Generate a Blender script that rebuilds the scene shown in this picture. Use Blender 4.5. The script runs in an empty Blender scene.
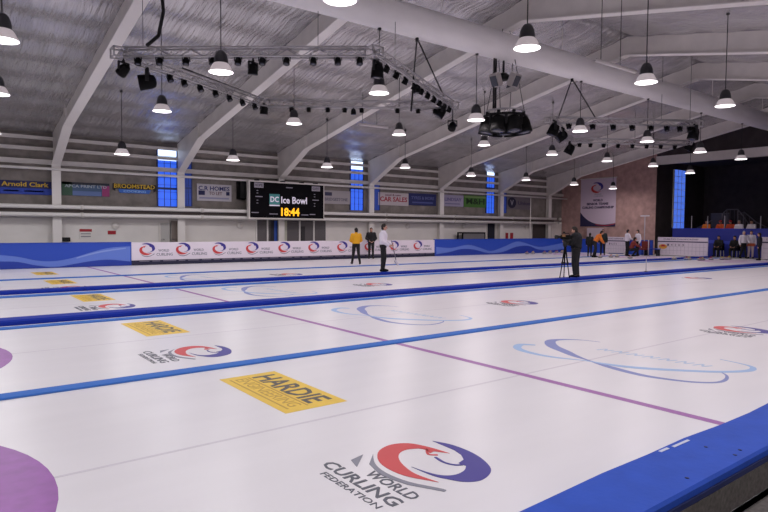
import bpy, bmesh, math, random
from mathutils import Vector, Matrix
random.seed(7)
C = bpy.context.scene.collection
PI = math.pi

# ------------------------------------------------------------------ camera model
FPX = 602.5
YAW, PIT, ROL = math.radians(37.78), math.radians(2.65), math.radians(0.417)
CAM = Vector((0, 0, 1.6))
_sy, _cy, _sp, _cp = math.sin(YAW), math.cos(YAW), math.sin(PIT), math.cos(PIT)
_R = Vector((_cy, -_sy, 0)); _F = Vector((_sy*_cp, _cy*_cp, -_sp)); _U = Vector((_sy*_sp, _cy*_sp, _cp))
_RR = _R*math.cos(ROL) + _U*math.sin(ROL); _UU = _U*math.cos(ROL) - _R*math.sin(ROL)

def ray(u, v): return _F + _RR*((u-384)/FPX) + _UU*((256-v)/FPX)
def onZ(u, v, z=0.0): d = ray(u, v); return CAM + d*((z-CAM.z)/d.z)
def onY(u, v, y): d = ray(u, v); return CAM + d*(y/d.y)
def onX(u, v, x): d = ray(u, v); return CAM + d*(x/d.x)

cam = bpy.data.cameras.new('camera'); camo = bpy.data.objects.new('camera', cam); C.objects.link(camo)
cam.sensor_width = 36; cam.lens = FPX/768*36; cam.clip_end = 300; cam.clip_start = 0.05
camo.matrix_world = Matrix(((_RR.x, _UU.x, -_F.x, CAM.x), (_RR.y, _UU.y, -_F.y, CAM.y), (_RR.z, _UU.z, -_F.z, CAM.z), (0, 0, 0, 1)))
bpy.context.scene.camera = camo

# ------------------------------------------------------------------ materials
def lin(c):
    return tuple(((x/255)/12.92 if x/255 <= .04045 else ((x/255+.055)/1.055)**2.4) for x in c)
MATS = {}
def mat(name, rgb, rough=.5, metal=0.0, emit=None, es=1.0, noise=None, bump=None, spec=None, trans=0.0):
    if name in MATS: return MATS[name]
    m = bpy.data.materials.new(name); m.use_nodes = True
    nt = m.node_tree; b = nt.nodes['Principled BSDF']
    col = (*lin(rgb), 1)
    b.inputs['Base Color'].default_value = col
    b.inputs['Roughness'].default_value = rough; b.inputs['Metallic'].default_value = metal
    if spec is not None: b.inputs['Specular IOR Level'].default_value = spec
    if trans: b.inputs['Transmission Weight'].default_value = trans
    if emit is not None:
        b.inputs['Emission Color'].default_value = (*lin(emit), 1); b.inputs['Emission Strength'].default_value = es
    def coords(scale):
        tc = nt.nodes.new('ShaderNodeTexCoord'); mp = nt.nodes.new('ShaderNodeMapping')
        mp.inputs['Scale'].default_value = scale
        nt.links.new(tc.outputs['Object'], mp.inputs['Vector']); return mp.outputs['Vector']
    if noise:
        sc, amt, detail = noise
        n = nt.nodes.new('ShaderNodeTexNoise'); n.inputs['Scale'].default_value = 1; n.inputs['Detail'].default_value = detail
        nt.links.new(coords(sc), n.inputs['Vector'])
        r = nt.nodes.new('ShaderNodeMapRange'); r.inputs['From Min'].default_value = .3; r.inputs['From Max'].default_value = .7
        r.inputs['To Min'].default_value = 1-amt; r.inputs['To Max'].default_value = 1+amt
        nt.links.new(n.outputs['Fac'], r.inputs['Value'])
        mx = nt.nodes.new('ShaderNodeVectorMath'); mx.operation = 'SCALE'; mx.inputs[0].default_value = col[:3]
        nt.links.new(r.outputs['Result'], mx.inputs['Scale']); nt.links.new(mx.outputs['Vector'], b.inputs['Base Color'])
    if bump:
        sc, st, dist = bump
        n = nt.nodes.new('ShaderNodeTexNoise'); n.inputs['Scale'].default_value = 1; n.inputs['Detail'].default_value = 4
        nt.links.new(coords(sc), n.inputs['Vector'])
        bp = nt.nodes.new('ShaderNodeBump'); bp.inputs['Strength'].default_value = st; bp.inputs['Distance'].default_value = dist
        nt.links.new(n.outputs['Fac'], bp.inputs['Height']); nt.links.new(bp.outputs['Normal'], b.inputs['Normal'])
    MATS[name] = m; return m

ICE = mat('ice', (222, 218, 223), .32, noise=((.5, 2.2, 1), .025, 5), bump=((14, 14, 14), .05, .01), spec=.25)
PURPLE = mat('purple_paint', (142, 70, 158), .4, noise=((9, 9, 9), .12, 6))
LILAC = mat('lilac_paint', (205, 175, 210), .4)
HOGC = mat('magenta_line', (150, 82, 160), .4)
GREYLINE = mat('grey_line', (205, 199, 208), .5)
LBLUE = mat('light_blue_foam', (56, 108, 190), .7, spec=.2)
DBLUE = mat('dark_blue_foam', (14, 44, 152), .7, spec=.2)
PADBLUE = mat('pad_blue', (42, 80, 184), .6, spec=.15, noise=((5, 5, 5), .08, 5), bump=((30, 30, 30), .15, .01))
PADEDGE = mat('pad_edge', (20, 34, 90), .7)
CHIP = mat('foam_chip', (200, 205, 225), .8)
RUBBER = mat('rubber_floor', (92, 87, 85), .85, noise=((40, 40, 40), .3, 4))
CONC = mat('concrete_floor', (160, 157, 155), .8, noise=((3, 3, 3), .15, 4))
FOIL = mat('ceiling_foil', (206, 204, 206), .23, .7, noise=((2.2, .3, 1), .16, 6), bump=((9.0, .5, 3), .8, .08))
STEEL = mat('painted_steel', (222, 217, 212), .55, noise=((2, 2, 2), .06, 4))
FLANGE = mat('flange_steel', (236, 232, 228), .5)
DUCTM = mat('duct_white', (242, 239, 239), .5, noise=((1, 3, 3), .04, 3))
WALLUP = mat('upper_wall', (136, 129, 124), .9, noise=((2.5, 2.5, 2.5), .22, 8))
WALLLOW = mat('lower_wall', (234, 230, 226), .7, noise=((1, 1, 1), .05, 4))
WALLEND = mat('end_wall', (182, 148, 142), .9, noise=((2.5, 2.5, 2.5), .2, 8))
WALLUNLIT = mat('unlit_wall', (62, 55, 57), .9, noise=((2, 2, 2), .2, 4))  # gloom of the lampless gallery put into the surface colour
WALLBACK = mat('plain_wall', (232, 229, 226), .9)
RAIL = mat('rail_white', (236, 233, 230), .45)
TRUSSM = mat('truss_alu', (185, 182, 184), .4, .5)
BLACK = mat('black_plastic', (12, 12, 13), .8, spec=.2)
BLACK2 = mat('black_metal', (18, 18, 20), .7, .1)
CABLEM = mat('cable_black', (18, 18, 20), .7)
LENS = mat('lens_glass', (60, 62, 75), .1, .2)
CHROME = mat('chrome', (180, 180, 182), .25, .9)
CAPM = mat('lamp_cap', (46, 46, 50), .5)
REFLM = mat('lamp_reflector', (225, 222, 224), .35, emit=(255, 236, 238), es=.22)
DIFFM = mat('lamp_diffuser', (255, 255, 255), .5, emit=(255, 246, 248), es=6.0)
BOARDBLUE = mat('board_blue', (34, 72, 180), .4)
BOARDMID = mat('board_mid_blue', (26, 56, 160), .4)
BOARDWAVE = mat('board_wave', (96, 124, 208), .4)
BOARDWAVE2 = mat('board_wave_pale', (134, 156, 220), .4)
BOARDWHITE = mat('board_white', (226, 216, 228), .4)
BOARDDARK = mat('board_dark', (22, 24, 56), .5)
WCFRED = mat('logo_red', (200, 62, 66), .5); WCFBLUE = mat('logo_blue', (56, 46, 140), .5)
WCFGREY = mat('logo_grey', (128, 128, 142), .5); WCFTEXT = mat('logo_text', (82, 84, 96), .5)
YELLOW = mat('advert_yellow', (226, 188, 58), .5, noise=((6, 6, 6), .05, 3))
ADTEXT = mat('advert_text', (74, 66, 66), .5); ADGOLD = mat('advert_gold', (186, 146, 48), .5)
SWDK = mat('swoosh_dark', (124, 134, 190), .5); SWLT = mat('swoosh_light', (154, 184, 224), .5); SWTX = mat('swoosh_letter', (178, 196, 222), .5)
AMBER = mat('amber_digits', (60, 40, 5), .5, emit=(255, 176, 24), es=1.6)
SBW = mat('scoreboard_white', (210, 205, 220), .5, emit=(225, 215, 235), es=.35)
TEAL = mat('teal_logo', (70, 150, 150), .5)
WINWHITE = mat('window_white', (200, 220, 255), .4, emit=(205, 226, 255), es=1.9)
WINBLUE = mat('window_blue', (40, 80, 200), .4, emit=(52, 104, 240), es=.85)
WINDARK = mat('window_dim_blue', (30, 50, 110), .4, emit=(46, 76, 180), es=.4)
WINFRAME = mat('window_frame', (40, 60, 120), .5)
SKIN = mat('skin', (196, 148, 128), .6); HAIRD = mat('dark_hair', (34, 26, 24), .8); HAIRG = mat('grey_hair', (150, 145, 145), .8)
def flatm(rgb, r=.6): return mat('paint_%d_%d_%d' % rgb, rgb, r)

# ------------------------------------------------------------------ mesh builder
class MB:
    def __init__(s): s.v = []; s.f = []; s.m = []; s.sm = []
    def add(s, vs, fs, mi=0, sm=False):
        o = len(s.v); s.v += [tuple(x) for x in vs]
        for f in fs: s.f.append([o+i for i in f]); s.m.append(mi); s.sm.append(sm)
        return s
    def box(s, x0, x1, y0, y1, z0, z1, mi=0, M=None):
        vs = [Vector((x, y, z)) for x in (x0, x1) for y in (y0, y1) for z in (z0, z1)]
        if M is not None: vs = [M @ v for v in vs]
        return s.add(vs, [(0, 1, 3, 2), (4, 6, 7, 5), (0, 4, 5, 1), (2, 3, 7, 6), (0, 2, 6, 4), (1, 5, 7, 3)], mi)
    def tube(s, pts, r, n=8, mi=0, caps=True):
        pts = [Vector(p) for p in pts]; k = len(pts)
        rs = r if isinstance(r, (list, tuple)) else [r]*k
        vs = []; prev = None
        for i, p in enumerate(pts):
            t = (pts[min(i+1, k-1)] - pts[max(i-1, 0)]).normalized()
            if prev is None:
                a = Vector((0, 0, 1)) if abs(t.z) < .9 else Vector((1, 0, 0)); a = (a - t*a.dot(t)).normalized()
            else: a = (prev - t*prev.dot(t)).normalized()
            prev = a; b = t.cross(a)
            for j in range(n):
                q = 2*PI*j/n; vs.append(p + (a*math.cos(q) + b*math.sin(q))*rs[i])
        fs = []
        for i in range(k-1):
            for j in range(n):
                fs.append((i*n+j, i*n+(j+1) % n, (i+1)*n+(j+1) % n, (i+1)*n+j))
        if caps: fs.append(tuple(range(n-1, -1, -1))); fs.append(tuple((k-1)*n+j for j in range(n)))
        return s.add(vs, fs, mi, True)
    def lathe(s, prof, n=20, mi=0, M=None, caps=True):
        vs = []; k = len(prof)
        for (r, z) in prof:
            for j in range(n):
                q = 2*PI*j/n; vs.append(Vector((r*math.cos(q), r*math.sin(q), z)))
        if M is not None: vs = [M @ v for v in vs]
        fs = [(i*n+j, i*n+(j+1) % n, (i+1)*n+(j+1) % n, (i+1)*n+j) for i in range(k-1) for j in range(n)]
        if caps: fs += [tuple(range(n-1, -1, -1)), tuple((k-1)*n+j for j in range(n))]
        return s.add(vs, fs, mi, True)
    def poly(s, pts, fm, d0=0.0, d1=0.003, mi=0):
        """prism over a 2D outline; fm(a, b, d) maps to 3D with d the height off the surface"""
        n = len(pts)
        vs = [fm(a, b, d0) for a, b in pts] + [fm(a, b, d1) for a, b in pts]
        fs = [tuple(range(n, 2*n)), tuple(range(n-1, -1, -1))] + [(i, (i+1) % n, n+(i+1) % n, n+i) for i in range(n)]
        return s.add(vs, fs, mi)
    def stroke(s, pts, w, fm, d0=0.0, d1=0.003, mi=0):
        n = len(pts); L = []; Rr = []
        for i, (a, b) in enumerate(pts):
            a0, b0 = pts[max(i-1, 0)]; a1, b1 = pts[min(i+1, n-1)]
            dx, dy = a1-a0, b1-b0; l = math.hypot(dx, dy) or 1
            ww = (w[i] if isinstance(w, (list, tuple)) else w)/2
            L.append((a-dy/l*ww, b+dx/l*ww)); Rr.append((a+dy/l*ww, b-dx/l*ww))
        vs = [fm(a, b, d1) for a, b in L] + [fm(a, b, d1) for a, b in Rr] + [fm(a, b, d0) for a, b in L] + [fm(a, b, d0) for a, b in Rr]
        fs = []
        for i in range(n-1):
            fs += [(i, n+i, n+i+1, i+1), (i, i+1, 2*n+i+1, 2*n+i), (n+i, 3*n+i, 3*n+i+1, n+i+1)]
        return s.add(vs, fs, mi)
    def text(s, txt, a0, b0, w, hgt, fm, d0=0.0, d1=0.003, mi=0, shear=0.0, bold=0.0):
        """lettering whose bounding box is a0..a0+w, b0..b0+hgt in the surface's 2D frame"""
        cu = bpy.data.curves.new('lettering', 'FONT'); cu.body = txt; cu.size = 1; cu.extrude = .5; cu.shear = shear; cu.offset = bold
        cu.resolution_u = 2
        o = bpy.data.objects.new('lettering_tmp', cu); C.objects.link(o)
        dg = bpy.context.evaluated_depsgraph_get(); dg.update()
        me = bpy.data.meshes.new_from_object(o.evaluated_get(dg))
        bpy.data.objects.remove(o); bpy.data.curves.remove(cu)
        xs = [v.co.x for v in me.vertices]; ys = [v.co.y for v in me.vertices]
        if xs:
            x0, x1, y0, y1 = min(xs), max(xs), min(ys), max(ys)
            vs = [fm(a0+(v.co.x-x0)/(x1-x0)*w, b0+(v.co.y-y0)/(y1-y0)*hgt, d1 if v.co.z > 0 else d0) for v in me.vertices]
            s.add(vs, [tuple(p.vertices) for p in me.polygons], mi)
        bpy.data.meshes.remove(me)
        return s
    def build(s, name, mats, parent=None, off=None, **props):
        me = bpy.data.meshes.new(name)
        vs = s.v if off is None else [tuple(Vector(v)-Vector(off)) for v in s.v]
        me.from_pydata(vs, [], s.f)
        for m in (mats if isinstance(mats, (list, tuple)) else [mats]): me.materials.append(m)
        me.polygons.foreach_set('material_index', s.m); me.polygons.foreach_set('use_smooth', s.sm)
        bm = bmesh.new(); bm.from_mesh(me); bmesh.ops.recalc_face_normals(bm, faces=bm.faces); bm.to_mesh(me); bm.free()
        me.update()
        o = bpy.data.objects.new(name, me); C.objects.link(o)
        if parent is not None: o.parent = parent
        for k, v in props.items(): o[k] = v
        return o

def thing(name, label, cat, loc=(0, 0, 0), rz=0.0, group=None):
    o = bpy.data.objects.new(name, None); C.objects.link(o); o.empty_display_size = .1
    o.location = loc; o.rotation_euler = (0, 0, rz); o['label'] = label; o['category'] = cat
    if group: o['group'] = group
    return o
def tag(o, label, cat, group=None):
    o['label'] = label; o['category'] = cat
    if group: o['group'] = group
    return o
def struct(o, label=None):
    o['kind'] = 'structure'
    if label: o['label'] = label
    return o
def copy_tree(o, parent=None, loc=None, rz=None):
    c = o.copy(); C.objects.link(c)
    if parent is not None: c.parent = parent
    if loc is not None: c.location = loc
    if rz is not None: c.rotation_euler = (0, 0, rz)
    for ch in list(o.children): copy_tree(ch, c)
    return c
def ice2d(a, b, d): return Vector((b, -a, d))              # reads with its right towards -Y and its top towards +X
def wallmap(y0): return lambda a, b, d: Vector((a, y0-d, b))   # upright surface facing -Y
def endmap(x0): return lambda a, b, d: Vector((x0-d, -a, b))   # upright surface facing -X
def smooth(pts, k=6, closed=False):
    n = len(pts); out = []
    rng = range(n) if closed else range(n-1)
    for i in rng:
        p0 = pts[(i-1) % n] if closed else pts[max(i-1, 0)]; p1 = pts[i]; p2 = pts[(i+1) % n]
        p3 = pts[(i+2) % n] if closed else pts[min(i+2, n-1)]
        for j in range(k):
            t = j/k
            out.append(tuple(.5*((2*p1[q]) + (-p0[q]+p2[q])*t + (2*p0[q]-5*p1[q]+4*p2[q]-p3[q])*t*t + (-p0[q]+3*p1[q]-3*p2[q]+p3[q])*t**3) for q in range(len(p1))))
    if not closed: out.append(tuple(pts[-1]))
    return out

# ------------------------------------------------------------------ the hall
W = 28.6          # far long wall
XL, XE, XB = -12.0, 39.6, 46.5   # left end, end wall, gallery back wall
YN = -5.0         # near wall
YJ = 21.09        # corner where the end wall steps back to the gallery
RIDGE = 12.4
def zraf(y): return 8.07 - .2*abs(y-RIDGE)
def zceil(y): return zraf(y) + .72
BY = 25.75        # the boards along the far side
NEAR = 1.80       # near edge of sheet one

m = MB(); m.box(XL, XB, YN, 40, -.3, -.02); struct(m.build('floor', CONC))
m = MB(); m.box(XL, 37.0, -4.9, 1.44, -.02, .0); struct(m.build('floor_rubber', RUBBER), 'black rubber walkway beside the ice')

sheets = [(NEAR-.1, 6.42, 4.25), (6.62, 10.75, 8.72), (11.6, 15.45, 13.5), (16.55, 20.36, 18.4), (20.52, 25.62, 22.9)]
ORD = ['nearest the camera', 'second from the camera', 'in the middle of the rink', 'fourth from the camera', 'along the far boards']
m = MB(); m.box(-9, 37.0, 1.4, 25.7, -.02, 0.0)
ice = struct(m.build('ice_floor', ICE), 'white curling ice covering the rink')
TEE, HOG = (-1.175, -.93, -1.1), 5.24
for i, (y0, y1, yc) in enumerate(sheets):
    rings = []
    for tx, ok in ((TEE[min(i, 2)], i < 3), (33.6, True)):
        if not ok: continue
        rad = min(1.83, (y1-y0)/2)
        for (ro, ri, mt, nm) in ((rad, 1.22, PURPLE if tx < 0 else LILAC, 'house_ring'), (.61, .15, LILAC, 'house_ring')):
            m = MB(); n = 64
            vs = []
            for r in (ro, ri):
                for zz in (.0008, .0016):
                    vs += [(tx+r*math.cos(2*PI*j/n), yc+r*math.sin(2*PI*j/n), zz) for j in range(n)]
            fs = []
            for j in range(n):
                k = (j+1) % n
                fs += [(n+j, n+k, 3*n+k, 3*n+j), (j, n+j, n+k, k), (2*n+j, 2*n+k, 3*n+k, 3*n+j)]
            m.add(vs, fs); o = m.build(nm, mt, ice); o['kind'] = 'structure'
    m = MB(); m.box(HOG-.05, HOG+.05, y0, y1, .0008, .0018); o = m.build('hog_line', HOGC, ice); o['kind'] = 'structure'
    m = MB(); m.box(-8, 36.5, yc-.014, yc+.014, .0004, .0012); o = m.build('centre_line', GREYLINE, ice); o['kind'] = 'structure'

# ceiling: foil sagging between purlins, two slopes
def ceiling(y0, y1, name):
    m = MB(); ny = 60; nx = 40
    ys = [y0+(y1-y0)*i/ny for i in range(ny+1)]; xs = [XL+(XB-XL)*i/nx for i in range(nx+1)]
    vs = []
    for y in ys:
        sag = .09*math.sin(PI*((abs(y-RIDGE) % 1.4)/1.4))
        for x in xs: vs.append((x, y, zceil(y)-sag))
    n = nx+1
    m.add(vs, [(i*n+j, i*n+j+1, (i+1)*n+j+1, (i+1)*n+j) for i in range(ny) for j in range(nx)], 0, True)
    o = m.build(name, FOIL); struct(o)
    md = o.modifiers.new('thick', 'SOLIDIFY'); md.thickness = .1; md.offset = 1 if o.data.polygons[0].normal.z > 0 else -1
    return o
ceiling(RIDGE, W+.3, 'ceiling'); ceiling(YN-.3, RIDGE, 'ceiling')
# walls
m = MB(); m.box(XL, XE+.2, W, W+.25, 0, 2.18); struct(m.build('wall_far_lower', WALLLOW))
m = MB(); m.box(XL, XE+.2, W+.02, W+.27, 2.18, 6.4); struct(m.build('wall_far', WALLUP))
m = MB(); m.box(XE, XE+.25, YJ, W+.02, -.02, 9); struct(m.build('wall_end', WALLEND))
m = MB(); m.box(XE+.02, XB, YJ-.02, YJ+.2, -.02, 9); struct(m.build('wall_return', WALLUNLIT))
m = MB(); m.box(XB, XB+.2, YN, YJ, -.02, 9); struct(m.build('wall_gallery', WALLUNLIT))
m = MB(); m.box(XL, XB, YN-.2, YN, 0, 9); struct(m.build('wall_near', WALLBACK))
m = MB(); m.box(XL-.2, XL, YN, W+.2, 0, 9); struct(m.build('wall_left', WALLBACK))

colX = [onY(u, 230, W-.3).x for u in (57, 181, 281, 371, 441, 501, 549)]
frames = [colX[0]-11.2, colX[0]-5.6] + colX
# portal frames: tapered haunch, rafters both ways with a flange
WALLF = W-.02
for x in frames:
    last = x > XE
    m = MB(); g = MB()
    KY = WALLF-2.9
    def web(pts, t=.05):
        n = len(pts)
        vs = [(x-t, y, z) for y, z in pts] + [(x+t, y, z) for y, z in pts]
        m.add(vs, [tuple(range(n)), tuple(range(2*n-1, n-1, -1))] + [(i, (i+1) % n, n+(i+1) % n, n+i) for i in range(n)])
    top = lambda y: zceil(y)-.06
    fw = .17
    def flange(pts, t=.03):
        for (ya, za), (yb, zb) in zip(pts, pts[1:]):
            d = Vector((0, yb-ya, zb-za)).normalized(); nn = Vector((0, -d.z, d.y))*t
            vs = [Vector((x+sx, y, z)) + s*nn for (y, z) in ((ya, za), (yb, zb)) for sx in (-fw, fw) for s in (0, 1)]
            g.add(vs, [(0, 1, 3, 2), (4, 6, 7, 5), (0, 4, 5, 1), (2, 3, 7, 6), (0, 2, 6, 4), (1, 5, 7, 3)])
    if last:
        web([(YJ-.1, zraf(YJ)), (YJ-.1, top(YJ)), (RIDGE, top(RIDGE)), (RIDGE, zraf(RIDGE))])
        flange([(YJ-.1, zraf(YJ)), (RIDGE, zraf(RIDGE))])
    else:
        web([(WALLF, 4.15), (WALLF, top(WALLF)), (RIDGE, top(RIDGE)), (RIDGE, zraf(RIDGE)), (KY, zraf(KY)), (WALLF-.32, 4.15)])
        flange([(WALLF-.32, 0), (WALLF-.32, 4.15), (KY, zraf(KY)), (RIDGE, zraf(RIDGE))])
        web([(WALLF, 0), (WALLF, 4.15), (WALLF-.32, 4.15), (WALLF-.32, 0)])
    web([(YN, zraf(YN)), (YN, top(YN)), (RIDGE, top(RIDGE)), (RIDGE, zraf(RIDGE))])
    flange([(RIDGE, zraf(RIDGE)), (YN, zraf(YN))])
    o = m.build('portal_beam', STEEL); struct(o, 'pale steel roof frame spanning the hall')
    f = g.build('beam_flange', FLANGE, o)
    if not last:
        b = MB(); b.box(x-.14, x+.14, KY-.05, KY+.02, zraf(KY)+.02, top(KY)); b.build('stiffener_plate', STEEL, o)

# horizontal girts of the far wall and the front conduit
def zat(v, u=0, y=W): return onY(u, v, y).z
for i, (v, hh) in enumerate(((134.7, .07), (146, .07), (159.4, .10))):
    z = zat(v); m = MB(); m.box(XL, XE, W-.13, W+.02, z-hh, z+hh)
    struct(m.build('wall_trim', STEEL), 'pale horizontal wall girt')
z = zat(165.9, 0, W-.5); m = MB(); m.tube([(XL, W-.45, z), (XE, W-.45, z)], .055, 8)
struct(m.build('trim_pipe', RAIL), 'thin white pipe along the far wall above the signs')
pz = [zat(205.3, 0, W-.7), zat(213.6, 0, W-.7)]
pipe_end = onY(556, 213, W-.6).x
for z, nm in zip(pz, ('upper', 'lower')):
    t = thing('heating_pipe', '%s of the two pale pipes running along the far wall' % nm, 'pipe', (XL, W-.6, z), group=None)
    m = MB(); m.tube([(0, 0, 0), (pipe_end-XL, 0, 0)], .085, 12); m.build('pipe_run', RAIL, t)
    m = MB()
    for x in frames:
        if x < pipe_end: m.lathe([(.105, -.06), (.105, .06)], 12, 0, Matrix.Translation((x-XL+.9, 0, 0)) @ Matrix.Rotation(PI/2, 4, 'Y'))
    m.build('pipe_collar', STEEL, t)
m = MB(); m.box(XL, pipe_end, W-.42, W-.1, pz[1]+.02, pz[0]-.02); struct(m.build('wall_ledge', mat('ledge', (92, 84, 82), .8)), 'dark ledge between the two pipes')

m = MB(); m.box(XE-.1, XE+.2, YN, YJ, 6.0, 6.55); struct(m.build('gallery_beam', STEEL), 'pale beam over the open front of the spectator gallery')
m = MB(); m.box(XE+.0, XE+.2, YN, YJ, 6.55, 9.3); struct(m.build('wall_over_gallery', WALLUNLIT))  # infill in the same painted gloom, for the unlit roof bay
m = MB(); m.box(XE+.2, XB, YN, YJ, 6.3, 6.45); struct(m.build('ceiling_gallery', WALLUNLIT))
# ------------------------------------------------------------------ windows in the far wall
def strip_window(u0, u1, v0, v1, vs, nm, mats=(WINWHITE, WINBLUE), vbar=188):
    y = W-.0
    x0, x1 = onY(u0, v0, y).x, onY(u1, v0, y).x
    zt, zb, zs = onY(u0, v0, y).z, onY(u0, v1, y).z, onY(u0, vs, y).z
    t = bpy.data.objects.new(nm, None); C.objects.link(t); t.location = (x0, y, zb); t['kind'] = 'structure'; t['label'] = 'tall narrow translucent blue wall window'
    w, h, s = x1-x0, zt-zb, zs-zb
    m = MB(); m.box(0, w, -.03, .015, s, h); m.build('upper_glow', mats[0], t)  # one sheet split so the brighter daylight at its top is put into colour
    m = MB(); m.box(0, w, -.03, .015, 0, s); m.build('lower_glow', mats[1], t)
    m = MB()
    m.box(-.05, 0, -.06, .015, 0, h); m.box(w, w+.05, -.06, .015, 0, h)
    for i in range(1, 3): m.box(w*i/3-.012, w*i/3+.012, -.05, -.03, 0, s)
    for i in range(1, 8): m.box(0, w, -.045, -.03, h*i/8-.01, h*i/8+.01)
    zz = onY(u0, vbar, y).z - zb
    m.box(0, w, -.09, -.03, zz-.06, zz+.04)
    m.build('window_frame', WINFRAME, t)
strip_window(157.5, 176, 148.5, 206, 160, 'window_1')
strip_window(183, 190.5, 150, 206, 158, 'window_2', (WINBLUE, WINDARK))
strip_window(350.5, 362.5, 161, 210, 169, 'window_3')
strip_window(372.5, 379, 166, 210, 172, 'window_4', (WINDARK, WINDARK))
strip_window(486.5, 494, 172, 213, 177, 'window_5')
strip_window(502.5, 506, 178, 213, 182, 'window_6', (WINDARK, WINDARK), 196)
# window of the return wall beside the gallery
x0, x1 = onY(673, 200, YJ).x, onY(684, 200, YJ).x
zt, zb = onY(678, 170, YJ).z, onY(678, 229, YJ).z
t = bpy.data.objects.new('window_7', None); C.objects.link(t); t.location = (x0, YJ-.02, zb); t['kind'] = 'structure'; t['label'] = 'tall blue window at the corner of the spectator gallery'
m = MB(); m.box(0, x1-x0, -.03, .015, 0, zt-zb); m.build('pane', mat('window_pale_blue', (60, 90, 190), .4, emit=(84, 124, 240), es=.8), t)
m = MB()
m.box(-.12, 0, -.06, .015, .1, zt-zb, 0)
for i in range(1, 9): m.box(0, x1-x0, -.045, -.03, (zt-zb)*i/9-.015, (zt-zb)*i/9+.015)
for i in (1, 2): m.box((x1-x0)*i/3-.02, (x1-x0)*i/3+.02, -.045, -.03, 0, zt-zb)
m.build('window_frame', RAIL, t)

# ------------------------------------------------------------------ lower wall: doors, glazed counter, notices
def wall_rect(u0, v0, u1, v1, y): a = onY(u0, v0, y); b = onY(u1, v1, y); return a.x, b.x, min(a.z, b.z), max(a.z, b.z)
def door(nm, u0, u1, vt, mt):
    x0, x1, _, zt = wall_rect(u0, vt, u1, vt, W)
    t = bpy.data.objects.new(nm, None); C.objects.link(t); t.location = (x0, W, 0); t['kind'] = 'structure'; t['label'] = 'plain door in the white lower wall'
    w = x1-x0
    m = MB(); m.box(0, w, -.03, .02, 0, zt); m.build('door_leaf', mt, t)
    m = MB(); m.box(-.06, 0, -.06, .02, 0, zt+.06); m.box(w, w+.06, -.06, .02, 0, zt+.06); m.box(0, w, -.06, .02, zt, zt+.06); m.build('door_frame', STEEL, t)
    m = MB(); m.tube([(w*.14, -.03, 1.0), (w*.14, -.09, 1.0), (w*.14+.12, -.09, 1.0)], .014, 6); m.build('door_handle', CHROME, t)
door('door_1', 160, 169.5, 223, flatm((190, 188, 186)))
door('door_2', 170.5, 177, 221, flatm((140, 128, 122)))
door('door_3', 487, 494.5, 220.5, flatm((24, 26, 44)))
door('door_4', 532, 551, 219, flatm((70, 62, 62)))
x0, x1, z0, z1 = wall_rect(256, 240, 326, 219.5, W)
t = bpy.data.objects.new('window_8', None); C.objects.link(t); t.location = (x0, W, .75); t['kind'] = 'structure'; t['label'] = 'glazed viewing counter under the scoreboard'
w = x1-x0; h = 2.05-.75
m = MB(); m.box(0, w, -.02, .015, 0, h); m.build('glass', flatm((108, 104, 106), .25), t)
m = MB()
for q in (0, .15, .34, .60, .81, 1): m.box(w*q-.04, w*q+.04, -.06, .015, 0, h)
m.box(0, w, -.06, .015, h, h+.06); m.box(0, w, -.09, .015, -.05, 0)
m.build('window_frame', RAIL, t)
m = MB(); m.box(w*.24, w*.28, -.07, -.02, 0, h-.1); m.build('blue_post', flatm((60, 96, 190)), t)
m = MB(); m.box(w*.19, w*.24, -.03, -.02, 0, h); m.box(w*.62, w*.68, -.03, -.02, 0, h*.7); m.build('dark_gap', flatm((50, 48, 52)), t)
m = MB(); m.box(w*.36, w*.42, -.03, -.02, .1, h-.1); m.build('pale_panel', flatm((205, 206, 190)), t)
for u, v in ((115.5, 225.5), (240, 225.5), (407.5, 226), (463.5, 226), (526, 227)):
    c = onY(u, v, W-.02)
    where = {115.5: 'above the red notice', 240: 'beside the scoreboard', 407.5: 'behind the white-jacketed player', 463.5: 'above the black display case', 526: 'near the far corner'}[u]
    t = thing('wall_dial', 'round grey-rimmed dial on the far wall %s' % where, 'dial', c)
    Mx = Matrix.Rotation(PI/2, 4, 'X')
    m = MB(); m.lathe([(.17, 0), (.17, .04), (.13, .05), (.13, .035)], 20, 0, Mx); m.build('rim', STEEL, t)
    m = MB(); m.lathe([(.13, 0), (.13, .037)], 20, 0, Mx); m.build('face', WALLLOW, t)
def notice(u0, v0, u1, v1, label, parts):
    x0, x1, z0, z1 = wall_rect(u0, v0, u1, v1, W-.02)
    t = thing('wall_notice', label, 'sign', (x0, W-.005, z0))
    w, h = x1-x0, z1-z0
    m = MB(); m.box(0, w, -.02, 0, 0, h); m.build('panel', WALLLOW, t)
    for (a, b, c, d, mt) in parts:
        m = MB(); m.box(w*a, w*b, -.025, -.02, h*c, h*d); m.build('band', mt, t)
RED = flatm((172, 34, 48)); GREYT = flatm((150, 146, 150))
notice(79.5, 229, 92, 238.5, 'white notice with a red heading on the lower wall', [(0, 1, .72, 1, RED), (.1, .9, .45, .55, GREYT), (.1, .9, .15, .28, GREYT)])
notice(107.5, 230.5, 116, 234.5, 'small solid red notice under the dial', [(0.02, .98, .05, .95, RED)])
notice(505.5, 232, 513, 240, 'small red and white notice beside the dark door', [(0, .35, .1, .9, RED), (.6, 1, .1, .9, RED)])
x0, x1, z0, z1 = wall_rect(61, 241.5, 70.5, 237.5, W-.3)
t = thing('wall_speaker', 'small black box on the lower wall beside a pale column', 'speaker', (x0, W-.02, z0))
m = MB(); m.box(0, x1-x0, -.25, 0, 0, z1-z0); m.build('body', BLACK, t)
m = MB(); m.box(.03, x1-x0-.03, -.265, -.25, .03, z1-z0-.03); m.build('grille', BLACK2, t)
x0, x1, z0, z1 = wall_rect(462.5, 241, 485.5, 232.5, W-.8)
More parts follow.
